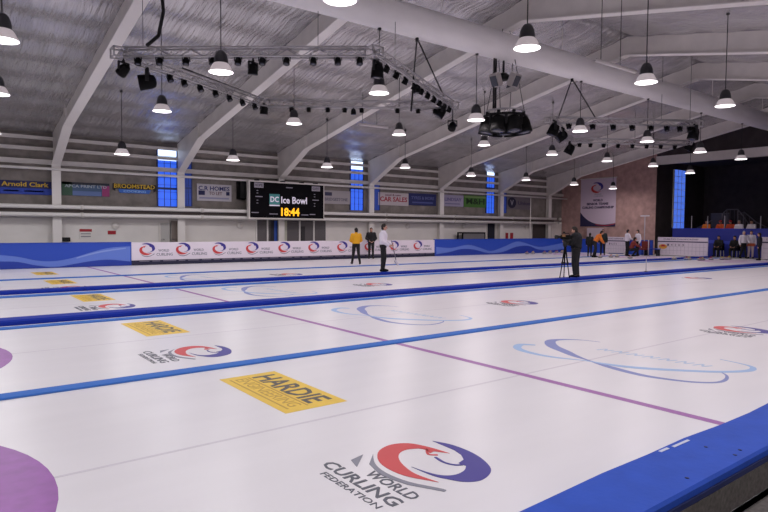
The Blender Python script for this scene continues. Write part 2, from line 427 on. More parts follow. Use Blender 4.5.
t = thing('display_case', 'black framed low glass display case against the white wall', 'display case', (x0, W-.8, 0))
w = x1-x0
m = MB()
for a in (0, w-.07):
    for b in (0, .43): m.box(a, a+.07, b, b+.07, 0, z1)
m.box(0, w, 0, .5, z1-.07, z1+.02); m.box(0, w, 0, .5, .5, .57); m.build('frame', BLACK, t)
m = MB(); m.box(.07, w-.07, .02, .03, .57, z1-.07); m.build('glass_front', flatm((130, 128, 128), .15), t)
p = onY(530, 240, W-1.2)
t = thing('slim_pole', 'slim grey pole standing by the wall near the far corner', 'pole', (p.x, W-1.2, 0))
m = MB(); m.tube([(0, 0, .05), (0, 0, onY(530, 197, W-1.2).z)], .03, 8); m.build('shaft', STEEL, t)
m = MB(); m.lathe([(.2, -.02), (.2, .05)], 14); m.build('base', STEEL, t)

# ------------------------------------------------------------------ wall signs
def sign(u0, v0, u1, v1, label, bg, deco):
    a = onY(u0, v0, W-.05); b = onY(u1, v1, W-.05)
    x0, x1 = a.x, b.x; zt = a.z; zb = onY(u0, v1-(v1-v0)*.0, W-.05).z
    t = thing('wall_sign', label, 'sign', (x0, W-.0, zb))
    w, h = x1-x0, zt-zb
    if bg is not None:
        m = MB(); m.box(0, w, -.05, .015, 0, h); m.build('panel', bg, t)
    fm = lambda p, q, d: Vector((p*w, -.05-d, q*h))
    for kind, args, mt in deco:
        m = MB()
        if kind == 't': s, x, y, ww, hh = args; m.text(s, x, y, ww, hh, fm, 0, .012, bold=.02)
        elif kind == 'r': x, y, ww, hh = args; m.poly([(x, y), (x+ww, y), (x+ww, y+hh), (x, y+hh)], fm, 0, .007)
        else: m.poly(args, fm, 0, .009)
        m.build({'t': 'lettering', 'r': 'panel_band', 'p': 'emblem'}[kind], mt, t)
    return t
YEL = flatm((214, 176, 44)); NAVY = flatm((26, 30, 84)); MIDB = flatm((34, 64, 170)); PALE = flatm((196, 192, 200)); INK = flatm((44, 48, 110))
sign(-14, 179, 52.5, 193, 'blue wall sign with yellow lettering at the far left', NAVY, [('r', (0, 0, 1, .46), MIDB), ('t', ('Arnold Clark', .22, .58, .72, .34), YEL), ('r', (.25, .2, .22, .1), PALE), ('r', (.56, .2, .3, .1), PALE)])
sign(61.5, 181.5, 109.5, 195, 'multicoloured wall sign fading from green through blue to magenta', flatm((70, 96, 130)), [('r', (0, 0, .22, 1), flatm((58, 92, 72))), ('r', (.84, 0, .16, .8), flatm((150, 52, 110))), ('r', (.22, .0, .6, .35), flatm((98, 120, 170))), ('r', (0, .82, 1, .18), flatm((44, 48, 60))), ('t', ('APCA PRINT LTD', .06, .6, .88, .22), flatm((170, 180, 190)))])
sign(112.5, 182.5, 156, 193, 'arched black and blue wall sign with fat yellow lettering', None, [('p', [(0, .35), (.06, .2), (.06, .45), (.94, .45), (.94, .2), (1, .35), (1, .95), (.8, .88), (.5, .98), (.2, .88), (0, .95)], flatm((24, 24, 30))), ('t', ('BROOMSTEAD', .03, .5, .94, .42), YEL), ('p', [(.16, .05), (.84, .05), (.88, .42), (.12, .42)], flatm((60, 110, 200))), ('t', ('COOKING', .24, .12, .52, .22), flatm((150, 190, 235)))])
sign(197, 183.5, 231.5, 200.5, 'white wall sign with dark blue TO LET lettering left of the scoreboard', PALE, [('t', ('C.R HOMES', .04, .62, .9, .26), INK), ('t', ('TO LET', .34, .36, .38, .2), flatm((120, 90, 100))), ('r', (.04, .34, .18, .26), NAVY), ('r', (.84, .36, .1, .22), NAVY), ('r', (.06, .12, .86, .1), flatm((150, 150, 180)))])
sign(323.5, 190, 350, 203.5, 'pale wall sign with a dark logo beside the scoreboard', flatm((176, 170, 174)), [('r', (.05, .6, .26, .26), flatm((60, 60, 90))), ('t', ('BRIDGESTONE', .05, .22, .86, .24), flatm((118, 114, 128)))])
sign(378.5, 192, 408.5, 205, 'white wall sign with red CAR SALES lettering', flatm((200, 190, 194)), [('t', ('CAR SALES', .05, .3, .9, .38), flatm((164, 34, 56))), ('t', ('used & new', .22, .74, .52, .16), flatm((130, 90, 110)))])
sign(409, 193, 436, 205, 'dark blue wall sign beside the CAR SALES sign', flatm((36, 44, 104)), [('t', ('TYRES & MORE', .08, .5, .84, .26), flatm((96, 104, 160))), ('r', (.12, .18, .76, .12), flatm((80, 90, 150)))])
sign(442.5, 194.5, 463.5, 206, 'lavender wall sign beside the green sign', flatm((170, 164, 190)), [('t', ('LINDSAY', .1, .46, .8, .3), flatm((120, 112, 160))), ('r', (.12, .18, .7, .1), flatm((130, 124, 160)))])
sign(464, 195, 486.5, 207, 'bright green wall sign with dark lettering beside the blue window', flatm((76, 128, 52)), [('t', ('M&H', .1, .25, .8, .5), flatm((28, 56, 26))), ('r', (.02, .8, .96, .14), flatm((130, 160, 100)))])
sign(507, 196, 531, 209, 'grey wall sign with a round dark emblem near the far corner', flatm((118, 110, 118)), [('p', [(.2+.17*math.cos(q*PI/8), .5+.42*math.sin(q*PI/8)) for q in range(16)], flatm((34, 34, 60))), ('t', ('V', .13, .3, .14, .42), flatm((170, 165, 180))), ('t', ('Union', .45, .35, .5, .3), flatm((72, 68, 96)))])

# ------------------------------------------------------------------ logo pieces
LC = (-3.02, 2.75)
RED_P = [(-3.043, 2.964), (-3.223, 2.926), (-3.368, 2.858), (-3.425, 2.739), (-3.395, 2.612), (-3.314, 2.522), (-3.195, 2.459), (-3.051, 2.442), (-2.907, 2.47), (-2.731, 2.566), (-2.908, 2.533), (-3.045, 2.553), (-3.17, 2.602), (-3.257, 2.677), (-3.283, 2.763), (-3.248, 2.851), (-3.2, 2.875), (-3.13, 2.855), (-3.14, 2.9)]
BLUE_P = [(-3.302, 3.034), (-3.173, 3.09), (-3.019, 3.105), (-2.873, 3.085), (-2.74, 3.032), (-2.657, 2.97), (-2.605, 2.873), (-2.594, 2.78), (-2.642, 2.697), (-2.726, 2.647), (-2.826, 2.605), (-3.02, 2.587), (-2.865, 2.62), (-2.785, 2.665), (-2.75, 2.735), (-2.765, 2.829), (-2.815, 2.895), (-2.877, 2.886), (-2.9, 2.96), (-2.979, 3.012), (-3.07, 3.035)]
GREY_P = [(-3.36, 2.52), (-3.21, 2.425), (-3.045, 2.39), (-2.844, 2.42), (-2.638, 2.521), (-2.61, 2.5), (-2.82, 2.385), (-3.03, 2.345), (-3.23, 2.39)]
ARROW_P = [(-3.238, 2.294), (-3.392, 2.456), (-3.36, 2.33)]
RED_P = smooth(RED_P[:10], 4)[:-1] + smooth(RED_P[9:16], 4) + RED_P[16:]
BLUE_P = smooth(BLUE_P[:12], 4)[:-1] + smooth(BLUE_P[11:17], 4) + BLUE_P[17:]
GREY_P = smooth(GREY_P[:6], 4) + smooth(GREY_P[6:], 4)
def norm(P, k=1.0): return [((a-LC[0])*k, (b-LC[1])*k) for a, b in P]

# ------------------------------------------------------------------ adverts frozen into the ice
def wcf_ice(x, y, label, words=True, k=1.0):
    """x, y: centre of the swirl"""
    t = thing('ice_logo', label, 'logo', (x, y, .0))
    fm = lambda a, b, d: ice2d(a, b, d)
    for nm, P, mt in (('red_crescent', RED_P, WCFRED), ('blue_crescent', BLUE_P, WCFBLUE)):
        m = MB(); m.poly(norm(P, k), fm, .0006, .003)
        arc = [(-3.052, 2.833), (-2.944, 2.817), (-2.87, 2.845), (-2.84, 2.89)] if nm[0] == 'b' else [(-3.2, 2.885), (-3.12, 2.83), (-3.071, 2.875)]
        m.stroke(smooth(norm(arc, k), 4), .02*k, fm, .0006, .003); m.build(nm, mt, t)
    m = MB(); m.poly(norm(GREY_P, k), fm, .0006, .003); m.poly(norm(ARROW_P, k), fm, .0006, .003); m.build('grey_arc', WCFGREY, t)
    if words:
        m = MB()
        o = lambda a, b: ((a-LC[0])*k, (b-LC[1])*k)
        a, b = o(-3.12, 2.262); m.text('WORLD', a, b, .475*k, .09*k, fm, .0006, .003, bold=.01)
        a, b = o(-3.42, 2.118); m.text('CURLING', a, b, .775*k, .105*k, fm, .0006, .003, bold=.015)
        a, b = o(-3.29, 2.035); m.text('FEDERATION', a, b, .61*k, .05*k, fm, .0006, .003)
        m.build('lettering', WCFTEXT, t)
    return t
names5 = ['on the sheet nearest the blue pad', 'on the second sheet', 'on the middle sheet', 'on the fourth sheet', 'on the far sheet along the boards']
wcf_ice(2.75, 3.02, 'large red and blue curling swirl logo ' + names5[0])
for i, (x, y) in enumerate(((2.86, 7.5), (3.12, 12.78), (3.2, 17.3))):
    wcf_ice(x, y, 'red and blue curling swirl logo beside the yellow advert ' + names5[i+1])
for i, (x, y) in enumerate(((10.5, 4.1), (10.35, 8.55), (10.35, 13.6), (10.1, 18.2))):
    wcf_ice(x, y, 'red and blue swirl beyond the pale blue loops ' + names5[i])
wcf_ice(20.7, 9.5, 'faint dark swirl logo far along the second sheet beyond the cameraman', False)
for i, (x, y) in enumerate(((2.79, 5.27), (2.93, 9.7), (3.07, 14.6), (3.2, 19.2), (3.35, 22.9))):
    t = thing('ice_advert', 'yellow advert with bold dark lettering ' + names5[i], 'advert', (x, y, 0))
    fm = ice2d
    m = MB(); m.poly([(-.72, -.32), (.72, -.32), (.72, .32), (-.72, .32)], fm, .0006, .002); m.build('panel', YELLOW, t)
    m = MB(); m.text('HARDIE', -.6, -.01, 1.18, .26, fm, .002, .0032, bold=.02); m.build('headline', ADTEXT, t)
    m = MB(); m.text('ENGINEERING', -.6, -.2, 1.18, .13, fm, .002, .0032)
    for b in (-.05, -.25): m.poly([(-.62, b), (.62, b), (.62, b+.018), (-.62, b+.018)], fm, .002, .0032)
    m.build('small_lettering', ADGOLD, t)
DK = [(-4.9, 7.66), (-5.15, 7.58), (-5.33, 7.40), (-5.37, 7.16), (-5.13, 6.87), (-4.785, 6.68), (-4.502, 6.56), (-4.226, 6.46), (-3.9, 6.36), (-3.533, 6.29), (-3.282, 6.31), (-2.985, 6.43), (-2.822, 6.611), (-2.803, 6.805), (-2.879, 7.028), (-3.0, 7.16)]
DKW = [.012, .03, .08, .14, .16, .14, .1, .04, .1, .1, .08, .06, .05, .045, .03, .012]
LT = [(-5.3, 6.72), (-5.44, 6.6), (-5.371, 6.42), (-5.2, 6.29), (-4.898, 6.24), (-4.567, 6.28), (-4.251, 6.42), (-3.968, 6.46), (-3.636, 6.6), (-3.228, 6.93), (-2.975, 7.2), (-2.835, 7.491), (-2.871, 7.70), (-3.015, 7.80), (-3.3, 7.86)]
LTW = [.05, .1, .11, .1, .08, .06, .03, .08, .1, .09, .08, .08, .06, .03, .015]
for i, (x, y) in enumerate(((0, 0), (.05, 4.6), (-.05, 9.7), (0, 14.4))):
    t = thing('ice_swoosh', 'pale blue double loop emblem ' + names5[i], 'logo', (6.9+x, 4.1+y, 0))
    fm = ice2d
    for nm, P, Wd, mt in (('dark_loop', DK, DKW, SWDK), ('light_loop', LT, LTW, SWLT)):
        Q = smooth([(a+4.1+.06*(a < -4.6), b-6.9, w) for (a, b), w in zip(P, Wd)], 5)
        m = MB(); m.stroke([q[:2] for q in Q], [q[2] for q in Q], fm, .0006, .0016 if nm == 'dark_loop' else .0022); m.build(nm, mt, t)
    m = MB()
    for k in range(7):                      # faint wavy letter-like strokes, not legible in the photograph
        a = -.45+k*.2; b = .22+k*.02
        m.stroke(smooth([(a, b), (a+.05, b+.16), (a+.1, b+.04), (a+.15, b+.17)], 4), .028, fm, .0006, .0016)
    m.build('letter_strokes', SWTX, t)

# ------------------------------------------------------------------ foam dividers and the near pad
def divider(nm, label, x0, x1, y0, y1, h, mt, bev=.03, joints=0):
    t = thing(nm, label, 'divider', (x0, (y0+y1)/2, 0))
    w = (y1-y0)/2; L = x1-x0; b = min(bev, h*.6)
    prof = [(-w, 0.001), (w, .001), (w, h-b), (w-b, h), (-w+b, h), (-w, h-b)]
    n = 12; seg = L/n
    for i in range(n):
        m = MB()
        vs = [(xx, y, z) for xx in (seg*i+.004, seg*(i+1)-.004) for y, z in prof]
        k = len(prof)
        m.add(vs, [tuple(range(k)), tuple(range(2*k-1, k-1, -1))] + [(j, (j+1) % k, k+(j+1) % k, k+j) for j in range(k)])
        m.build('foam_length', mt, t)
divider('sheet_divider', 'flat light blue strip between the nearest and second sheets', -8, 37, 6.43, 6.63, .02, LBLUE, .01)
divider('edge_strip', 'light blue strip in front of the dark divider beyond the second sheet', -8, 37, 10.78, 10.98, .02, LBLUE, .01)
divider('sheet_divider', 'thick dark blue foam divider beside the cameraman', -8, 37, 11.18, 11.58, .09, DBLUE)
divider('edge_strip', 'light blue strip in front of the dark divider beyond the middle sheet', -8, 37, 15.5, 15.85, .02, LBLUE, .01)
divider('sheet_divider', 'dark blue foam divider at the feet of the white-jacketed player', -8, 37, 16.2, 16.52, .09, DBLUE)
divider('sheet_divider', 'thin blue strip between the two farthest sheets', -8, 37, 20.38, 20.58, .03, LBLUE, .01)
PADY = 1.455
t = thing('edge_pad', 'wide bright blue foam pad along the near edge of the ice', 'pad', (0, PADY, 0))
m = MB()
prof = [(0, .001), (.40, .001), (.40, .225), (.385, .25), (.015, .25), (0, .235)]
k = len(prof); n = 90; vs = []
for i in range(n+1):
    xx = -6+42.5*i/n
    for j, (y, z) in enumerate(prof):
        wob = .012*math.sin(xx*2.3)+.008*math.sin(xx*5.1) if j in (2, 3) else 0
        vs.append((xx, y+wob, z))
m.add(vs, [tuple(range(k)), tuple(n*k+j for j in range(k-1, -1, -1))] + [(i*k+j, i*k+(j+1) % k, (i+1)*k+(j+1) % k, (i+1)*k+j) for i in range(n) for j in range(k)])
m.build('foam_body', PADBLUE, t)
m = MB(); m.box(-6, 36.5, -.012, .0, .17, .2); m.build('outer_skirt', PADEDGE, t)
m = MB(); m.box(-6, 36.5, -.014, .0, .001, .168); m.build('rubber_base', RUBBER, t)
m = MB()
for (u, v, sx, sy) in ((664, 450, .05, .010), (681, 443.5, .10, .010)):
    p = onZ(u, v, .25); m.box(p.x-sx, p.x+sx, p.y-PADY-sy, p.y-PADY+sy, .249, .2525)
m.build('torn_patch', CHIP, t)
m = MB()
for (u, v) in ((706, 447), (687, 478), (740, 450), (735, 455)):
    p = onZ(u, v, .25); m.lathe([(.012, .2495), (.012, .2515)], 10, 0, Matrix.Translation((p.x, p.y-PADY, 0)))
m.build('scuff_mark', PADEDGE, t)

# ------------------------------------------------------------------ perimeter boards along the far side
BT = .93
def wave(parent, upper, lower, conv, mt, y, nm='wave_band', d=.006):
    m = MB(); U = smooth([conv(*p) for p in upper], 4); Lw = smooth([conv(*p) for p in lower], 4)
    n = min(len(U), len(Lw))
    fm = wallmap(y)
    pts = U + Lw[::-1]
    vs = [fm(a, b, d) for a, b in U] + [fm(a, b, d) for a, b in Lw]
    k = len(U)
    if len(U) == len(Lw): m.add(vs, [(i, i+1, k+i+1, k+i) for i in range(k-1)])
    else: m.poly(pts, fm, d*.5, d)
    return m.build(nm, mt, parent, off=parent.location)
xa, xb, xc = onY(131.5, 247, BY).x, onY(434.5, 247, BY).x, 36.85
t = thing('rink_board', 'blue rink board with pale waves left of the white logo board', 'board', (-9, BY, 0))
m = MB(); m.box(0, xa+9-.01, 0, .1, .0, BT); m.build('panel', BOARDBLUE, t)
m = MB(); m.box(0, xa+9-.01, -.02, .12, BT, BT+.03); m.build('top_rail', BOARDBLUE, t)
def cv(sx, sy, ox, oy): 
    def f(x, y):
        p = onY(ox+x/sx, oy+y/sy, BY); return (p.x, max(.012, p.z))
    return f
c1 = cv(5.486, 5.486, 0, 225)
UP = [(-60, 160), (0, 165), (100, 175), (200, 195), (300, 198), (400, 180), (500, 150), (600, 125), (715, 117)]
LO = [(-60, 198), (0, 200), (100, 203), (200, 222), (300, 230), (400, 215), (500, 198), (600, 190), (715, 200)]
wave(t, UP, LO, c1, BOARDWAVE, BY)
wave(t, LO, [(x, 262-x*.022) for x, y in LO], c1, BOARDMID, BY, 'deep_band', .004)
wave(t, [(420, 178), (520, 150), (600, 135), (690, 124)], [(420, 184), (520, 158), (600, 143), (690, 130)], c1, BOARDWAVE2, BY, 'pale_ribbon', .010)
t = thing('logo_board', 'long white rink board with a row of red and blue swirl logos', 'board', (xa, BY, 0))
m = MB(); m.box(0, xb-xa, 0, .1, .2, BT+.01); m.build('panel', BOARDWHITE, t)
m = MB(); m.box(0, xb-xa, -.03, .12, .0, .2); m.build('kickboard', BOARDDARK, t)
m = MB(); xx = .3
while xx < xb-xa-.6:
    w_ = random.uniform(.25, .7); m.box(xx, xx+w_, -.036, -.03, .145, .175); xx += w_+.12
m.build('kickboard_marks', flatm((128, 122, 140)), t)
for u in (147.5, 183.5, 219.5, 252.5, 284.5, 314, 342.5, 369.5, 394.5, 418):
    p = onY(u, 248, BY); a0 = p.x-xa-.02; k = .76
    fm = lambda a, b, d: Vector((a0+a, -d, .64+b))
    g = bpy.data.objects.new('swirl_logo', None); C.objects.link(g); g.parent = t
    m = MB(); m.poly(norm(RED_P, k), fm, 0, .006); m.build('red_crescent', WCFRED, g)
    m = MB(); m.poly(norm(BLUE_P, k), fm, 0, .006); m.build('blue_crescent', WCFBLUE, g)
    m = MB(); m.poly(norm(GREY_P, k), fm, 0, .005); m.text('WORLD', .46, -.1, .45, .11, fm, 0, .006, bold=.015); m.text('CURLING', .38, -.27, .68, .12, fm, 0, .006, bold=.015); m.build('lettering', WCFGREY, g)
t = thing('rink_board', 'blue rink board with pale waves right of the white logo board', 'board', (xb+.01, BY, 0))
m = MB(); m.box(0, xc-xb, 0, .1, .0, BT+.02); m.build('panel', BOARDBLUE, t)
m = MB(); m.box(0, xc-xb, -.02, .12, BT+.02, BT+.05); m.build('top_rail', BOARDBLUE, t)
c2 = cv(4.8, 4.8, 420, 225)
UP = [(78, 105), (150, 110), (230, 95), (290, 110), (340, 125), (400, 105), (460, 80), (500, 85), (570, 105), (640, 95), (690, 85)]
LO = [(78, 140), (140, 130), (200, 115), (260, 118), (330, 135), (400, 128), (460, 105), (520, 100), (570, 118), (640, 120), (690, 115)]
wave(t, UP, LO, c2, BOARDWAVE, BY)
wave(t, LO, [(x, 146-x*.025) for x, y in LO], c2, BOARDMID, BY, 'deep_band', .004)
# end boards
EX = 36.9
t = thing('end_board', 'plain blue rink board across the far end behind the players', 'board', (EX, 20.0, 0))
m = MB(); m.box(0, .1, -.2, BY-20.0, 0, .93); m.build('panel', BOARDBLUE, t)
m = MB(); m.box(-.02, .12, -.2, BY-20.0, .93, .96); m.build('top_rail', BOARDMID, t)
# stand front
yS = onX(673, 230, XE).y
t = thing('stand_front', 'tall blue front wall of the spectator stand', 'stand', (XE-.05, -4.5, 0))
m = MB(); m.box(0, .1, 0, yS+4.5, 0, 1.68); m.build('panel', mat('stand_blue', (34, 46, 150), .5), t)
m = MB(); m.poly(smooth([(-yS+.1, .75), (-yS+2, 1.0), (-yS+4, .95), (-yS+6, 1.25), (-yS+8, 1.45)], 4)+smooth([(-yS+8, 1.2), (-yS+6, 1.0), (-yS+4, .75), (-yS+2, .8), (-yS+.1, .55)], 4), lambda a, b, d: Vector((-d, -a+4.5, b)), 0, .008); m.build('wave_band', mat('stand_wave', (58, 74, 190), .5), t)
m = MB(); m.box(-.03, .13, 0, yS+4.5, 1.68, 1.73); m.build('top_rail', mat('stand_rail', (40, 56, 176), .5), t)
m = MB(); m.box(XE+.06, XB, -4.5, YJ-.05, -.02, 1.0); struct(m.build('floor_gallery', WALLUNLIT), 'raised floor of the spectator gallery')
# glass screen posts and stair handrails in the gallery
GM = flatm((150, 146, 156))
for u in (691.5, 707.5, 724.5, 760.5):
    p = onX(u, 228, XE+.12)
    lab = {691.5: 'thin grey screen post nearest the blue gallery window', 707.5: 'thin grey screen post behind the leftmost orange spectator', 724.5: 'thin grey screen post between the orange spectators', 760.5: 'thin grey screen post right of the white spectators'}[u]
    t = thing('screen_post', lab, 'post', (p.x, p.y, 1.0))
    m = MB(); m.tube([(0, 0, 0), (0, 0, onX(u, 216, XE+.12).z-1.0)], .03, 8); m.build('shaft', GM, t)
    m = MB(); m.lathe([(.07, 0), (.07, .03)], 10); m.build('base', GM, t)
def rail_pts(lst, x): return [onX(u, v, x) for u, v in lst]
GR = flatm((96, 92, 102))
for (lst, lab, x) in (([(722, 226), (722, 214), (727, 209.5), (738, 209.5), (744, 217), (750, 226)], 'arched grey stair handrail in the gallery, left one', 42.5), ([(738, 226), (738, 215), (744, 212), (756, 222), (768, 228)], 'sloping grey stair handrail in the gallery, right one', 43.2), ([(697, 228), (705, 224.5), (712, 220)], 'short sloping handrail behind the leftmost orange spectator', 42.5)):
    P = rail_pts(lst, x); b = Vector((x, P[0].y, 1.0))
    t = thing('stair_handrail', lab, 'handrail', b)
    m = MB(); m.tube([p-b for p in P], .035, 8); m.build('top_bar', GR, t)
    for p in P[1:-1] + [P[-1]]:
        m = MB(); q = p-b; m.tube([(q.x, q.y, 0), (q.x, q.y, q.z)], .025, 6); m.build('upright', GR, t)
    m = MB()
    for i in range(14):
        f = i/13*(len(P)-1); k = min(int(f), len(P)-2); q = P[k].lerp(P[k+1], f-k)-b
        m.tube([(q.x, q.y, .0), (q.x, q.y, q.z)], .012, 5)
    m.build('bars', GR, t)
a = onX(711, 214, 44.0); b = onX(729, 226, 44.0)
t = thing('grey_panel', 'grey low partition panel inside the dark gallery', 'partition', (44.0, b.y, 1.0))
m = MB(); m.box(0, .06, 0, a.y-b.y, 0, a.z-1.0); m.build('panel', flatm((74, 72, 80)), t)
m = MB(); m.box(-.02, .08, 0, a.y-b.y, a.z-1.0, a.z-.95); m.build('top_rail', GR, t)

# ------------------------------------------------------------------ end wall banner and cabinet
p0 = onX(581.5, 179.5, XE); p1 = onX(615.5, 226.5, XE)
t = thing('wall_banner', 'large white championship banner hanging on the end wall', 'banner', (XE-.02, p0.y, p1.z))
w, h = p0.y-p1.y, p0.z-p1.z
fm = lambda a, b, d: Vector((-.02-d, -a*w, b*h))
m = MB(); m.poly([(0, 0), (1, 0), (1, 1), (0, 1)], fm, -.01, .0); m.build('cloth', mat('banner_cloth', (214, 196, 214), .7), t)
m = MB(); m.poly(smooth([(0, .3), (.1, .21), (.25, .12), (.45, .06), (.7, .04), (1, .07)], 5)+[(1, 0), (0, 0)], fm, 0, .006); m.build('dark_corner', flatm((44, 40, 82)), t)
m = MB(); m.stroke(smooth([(.45, .04), (.6, .025), (.8, .025), (1, .06)], 5), .012, fm, .006, .01); m.build('red_ribbon', WCFRED, t)
fl = lambda a, b, d: Vector((-.02-d, -(.47*w+a), (.8*h+b)))
kk = 1.2
m = MB(); m.poly(norm(RED_P, kk), fl, 0, .006); m.build('red_crescent', WCFRED, t)
m = MB(); m.poly(norm(BLUE_P, kk), fl, 0, .006); m.build('blue_crescent', WCFBLUE, t)
m = MB(); m.text('WORLD', .4, .655, .2, .028, fm, 0, .006); m.build('logo_lettering', WCFGREY, t)
m = MB(); m.text('CURLING', .38, .615, .26, .028, fm, 0, .006); m.build('logo_lettering', WCFGREY, t)
for args in (('WORLD', .36, .52, .28, .05), ('SENIOR TEAMS', .18, .445, .62, .052), ('CURLING CHAMPIONSHIP', .05, .37, .9, .052)):
    m = MB(); m.text(*args, fm, 0, .006, bold=.045); m.build('lettering', flatm((60, 40, 80)), t)
m = MB(); m.tube([(-.02, .05, h), (-.02, -w-.05, h)], .03, 8); m.build('hanging_bar', STEEL, t)
p0 = onX(587, 228, XE-.3); p1 = onX(601, 252, XE-.3)
t = thing('white_cabinet', 'tall pale cabinet on the end wall under the banner', 'cabinet', (XE-.3, p1.y, 0))
w = p0.y-p1.y
m = MB(); m.box(0, .28, 0, w, .02, p0.z); m.build('body', flatm((208, 190, 206)), t)
m = MB(); m.box(-.02, 0, .02, w/2-.01, .05, p0.z-.04); m.build('door', flatm((212, 196, 210)), t)
m = MB(); m.box(-.02, 0, w/2+.01, w-.02, .05, p0.z-.04); m.build('door', flatm((212, 196, 210)), t)

# curling score panels standing at the far end
def score_panel(u0, u1, vt, vb, label, emblem, x):
    p0, p1 = onX(u0, vt, x), onX(u1, vt, x)
    t = thing('score_panel', label, 'score panel', (x, p0.y, 0))
    w = p0.y-p1.y; h = p0.z
    fm = lambda a, b, d: Vector((-d, -a*w, b*h))
    m = MB(); m.box(0, .06, -w, 0, .06, h); m.build('panel', flatm((206, 196, 208)), t)
    m = MB(); m.poly([(0, .74), (1, .74), (1, .80), (0, .80)], fm, 0, .006); m.text('CURLING CHAMPIONSHIP', .12, .86, .7, .08, fm, 0, .006); m.build('heading', flatm((72, 62, 92)), t)
    m = MB()
    for i in range(1, 12): m.poly([(.1+.075*i, .12), (.105+.075*i, .12), (.105+.075*i, .7), (.1+.075*i, .7)], fm, 0, .005)
    for b in (.3, .5): m.poly([(.05, b), (.97, b), (.97, b+.012), (.05, b+.012)], fm, 0, .005)
    m.build('grid_lines', flatm((160, 150, 170)), t)
    m = MB()
    for i in range(5): m.text(str((i*3+1) % 5), .2+.075*i, .54, .035, .12, fm, 0, .006)
    m.build('score_digits', flatm((70, 60, 80)), t)
    if emblem:
        m = MB(); m.poly([(.02+.09*(1+math.cos(q*PI/8)), .5+.13*math.sin(q*PI/8)) for q in range(16)], fm, 0, .007); m.build('emblem', flatm((206, 150, 60)), t)
        m = MB(); m.poly([(.06, .5), (.17, .5), (.14, .6), (.09, .6)], fm, .007, .01); m.build('emblem_crest', RED, t)
    for y in (.12, w-.12):
        m = MB(); m.box(-.2, .26, -y-.02, -y+.02, .0, .06); m.build('foot', STEEL, t)
score_panel(605, 627.5, 236.8, 255, 'white score panel between the orange player and the pair in white', False, 36.6)
score_panel(658, 708, 237, 256, 'long white score panel with a yellow emblem in front of the blue stand', True, 36.7)
score_panel(762, 800, 237, 256, 'white score panel cut off by the right edge, beyond the dark-clad player', False, 36.7)

# ------------------------------------------------------------------ hanging scoreboard
ys = W-.85
p0 = onY(249, 181.5, ys); p1 = onY(322.5, 217.5, ys)
t = thing('hanging_scoreboard', 'black electronic scoreboard with amber clock digits on the far wall', 'scoreboard', (p0.x, ys, onY(249, 217.5, ys).z))
w = p1.x-p0.x; h = p0.z-onY(249, 217.5, ys).z
fm = lambda a, b, d: Vector((a*w, -.09-d, b*h))
m = MB(); m.box(0, w, -.09, .12, 0, h); m.build('panel', mat('scoreboard_black', (10, 9, 14), .7, spec=.1), t)
m = MB(); m.box(-.06, 0, -.11, .14, -.06, h+.06); m.box(w, w+.04, -.11, .14, -.06, h+.06); m.box(0, w, -.11, .14, h, h+.06); m.box(0, w, -.11, .14, -.06, 0); m.build('frame', STEEL, t)
m = MB(); m.poly([(.25, .38), (.385, .38), (.385, .68), (.25, .68)], fm, 0, .01); m.build('emblem', TEAL, t)
m = MB(); m.text('DC', .262, .45, .11, .16, fm, .01, .018, bold=.02); m.poly([(.25, .34), (.385, .34), (.385, .375), (.25, .375)], fm, 0, .01); m.build('emblem_lettering', SBW, t)
m = MB(); m.text('Ice Bowl', .405, .42, .355, .2, fm, 0, .012, bold=.02); m.build('lettering', SBW, t)
m = MB(); m.text('18:44', .405, .06, .25, .24, fm, 0, .012, bold=.03); m.build('clock_digits', AMBER, t)
for a, b, tx in ((.055, .84, 'HOME'), (.83, .82, 'GUEST')):
    m = MB(); m.poly([(a, b), (a+.118, b), (a+.118, b+.14), (a, b+.14)], fm, 0, .008); pl = m.build('team_plate', flatm((168, 162, 176)), t)
    m = MB(); m.text(tx, a+.009, b+.03, .1, .08, fm, .008, .014); m.build('team_lettering', BLACK, pl)
m = MB()
for (a, b, ww) in ((.47, .87, .09), (.07, .58, .09), (.84, .54, .09), (.02, .13, .09), (.25, .1, .11), (.68, .09, .1), (.8, .11, .08)): m.poly([(a, b), (a+ww, b), (a+ww, b+.025), (a, b+.025)], fm, 0, .008)
for b in (.68, .75, .48, .4): m.poly([(.085, b), (.105, b), (.105, b+.02), (.085, b+.02)], fm, 0, .008); m.poly([(.86, b-.04), (.88, b-.04), (.88, b-.02), (.86, b-.02)], fm, 0, .008)
m.build('caption_marks', flatm((150, 146, 160)), t)
m = MB()
for a in (.12, .46, .72, .92): m.box(a*w-.05, a*w+.05, .0, .83, h+.06, h+.14)
m.build('mounting_bracket', BLACK2, t)
p = onY(244.5, 190, W-.6)
t = thing('wall_speaker', 'black upright speaker left of the black scoreboard', 'speaker', (p.x, W-.02, p.z-.45))
m = MB(); m.box(-.17, .17, -.4, 0, 0, .9); m.build('body', BLACK, t)
m = MB(); m.box(-.14, .14, -.42, -.4, .04, .86); m.build('grille', BLACK2, t)

# ------------------------------------------------------------------ ridge duct
DY, DZ, DR = 12.8, 7.26, .42
t = thing('ridge_duct', 'long round pale ventilation duct hanging under the roof ridge', 'duct', (XL+.05, DY, DZ))
m = MB(); m.tube([(0, 0, 0), (XB-XL-.1, 0, 0)], DR, 28); m.build('duct_body', DUCTM, t)
x = 1.5
while x < XB-XL-1:
    m = MB(); m.tube([(x, 0, DR), (x, 0, zceil(DY)-DZ-.05)], .012, 5); m.build('hanger', STEEL, t); x += 5.6

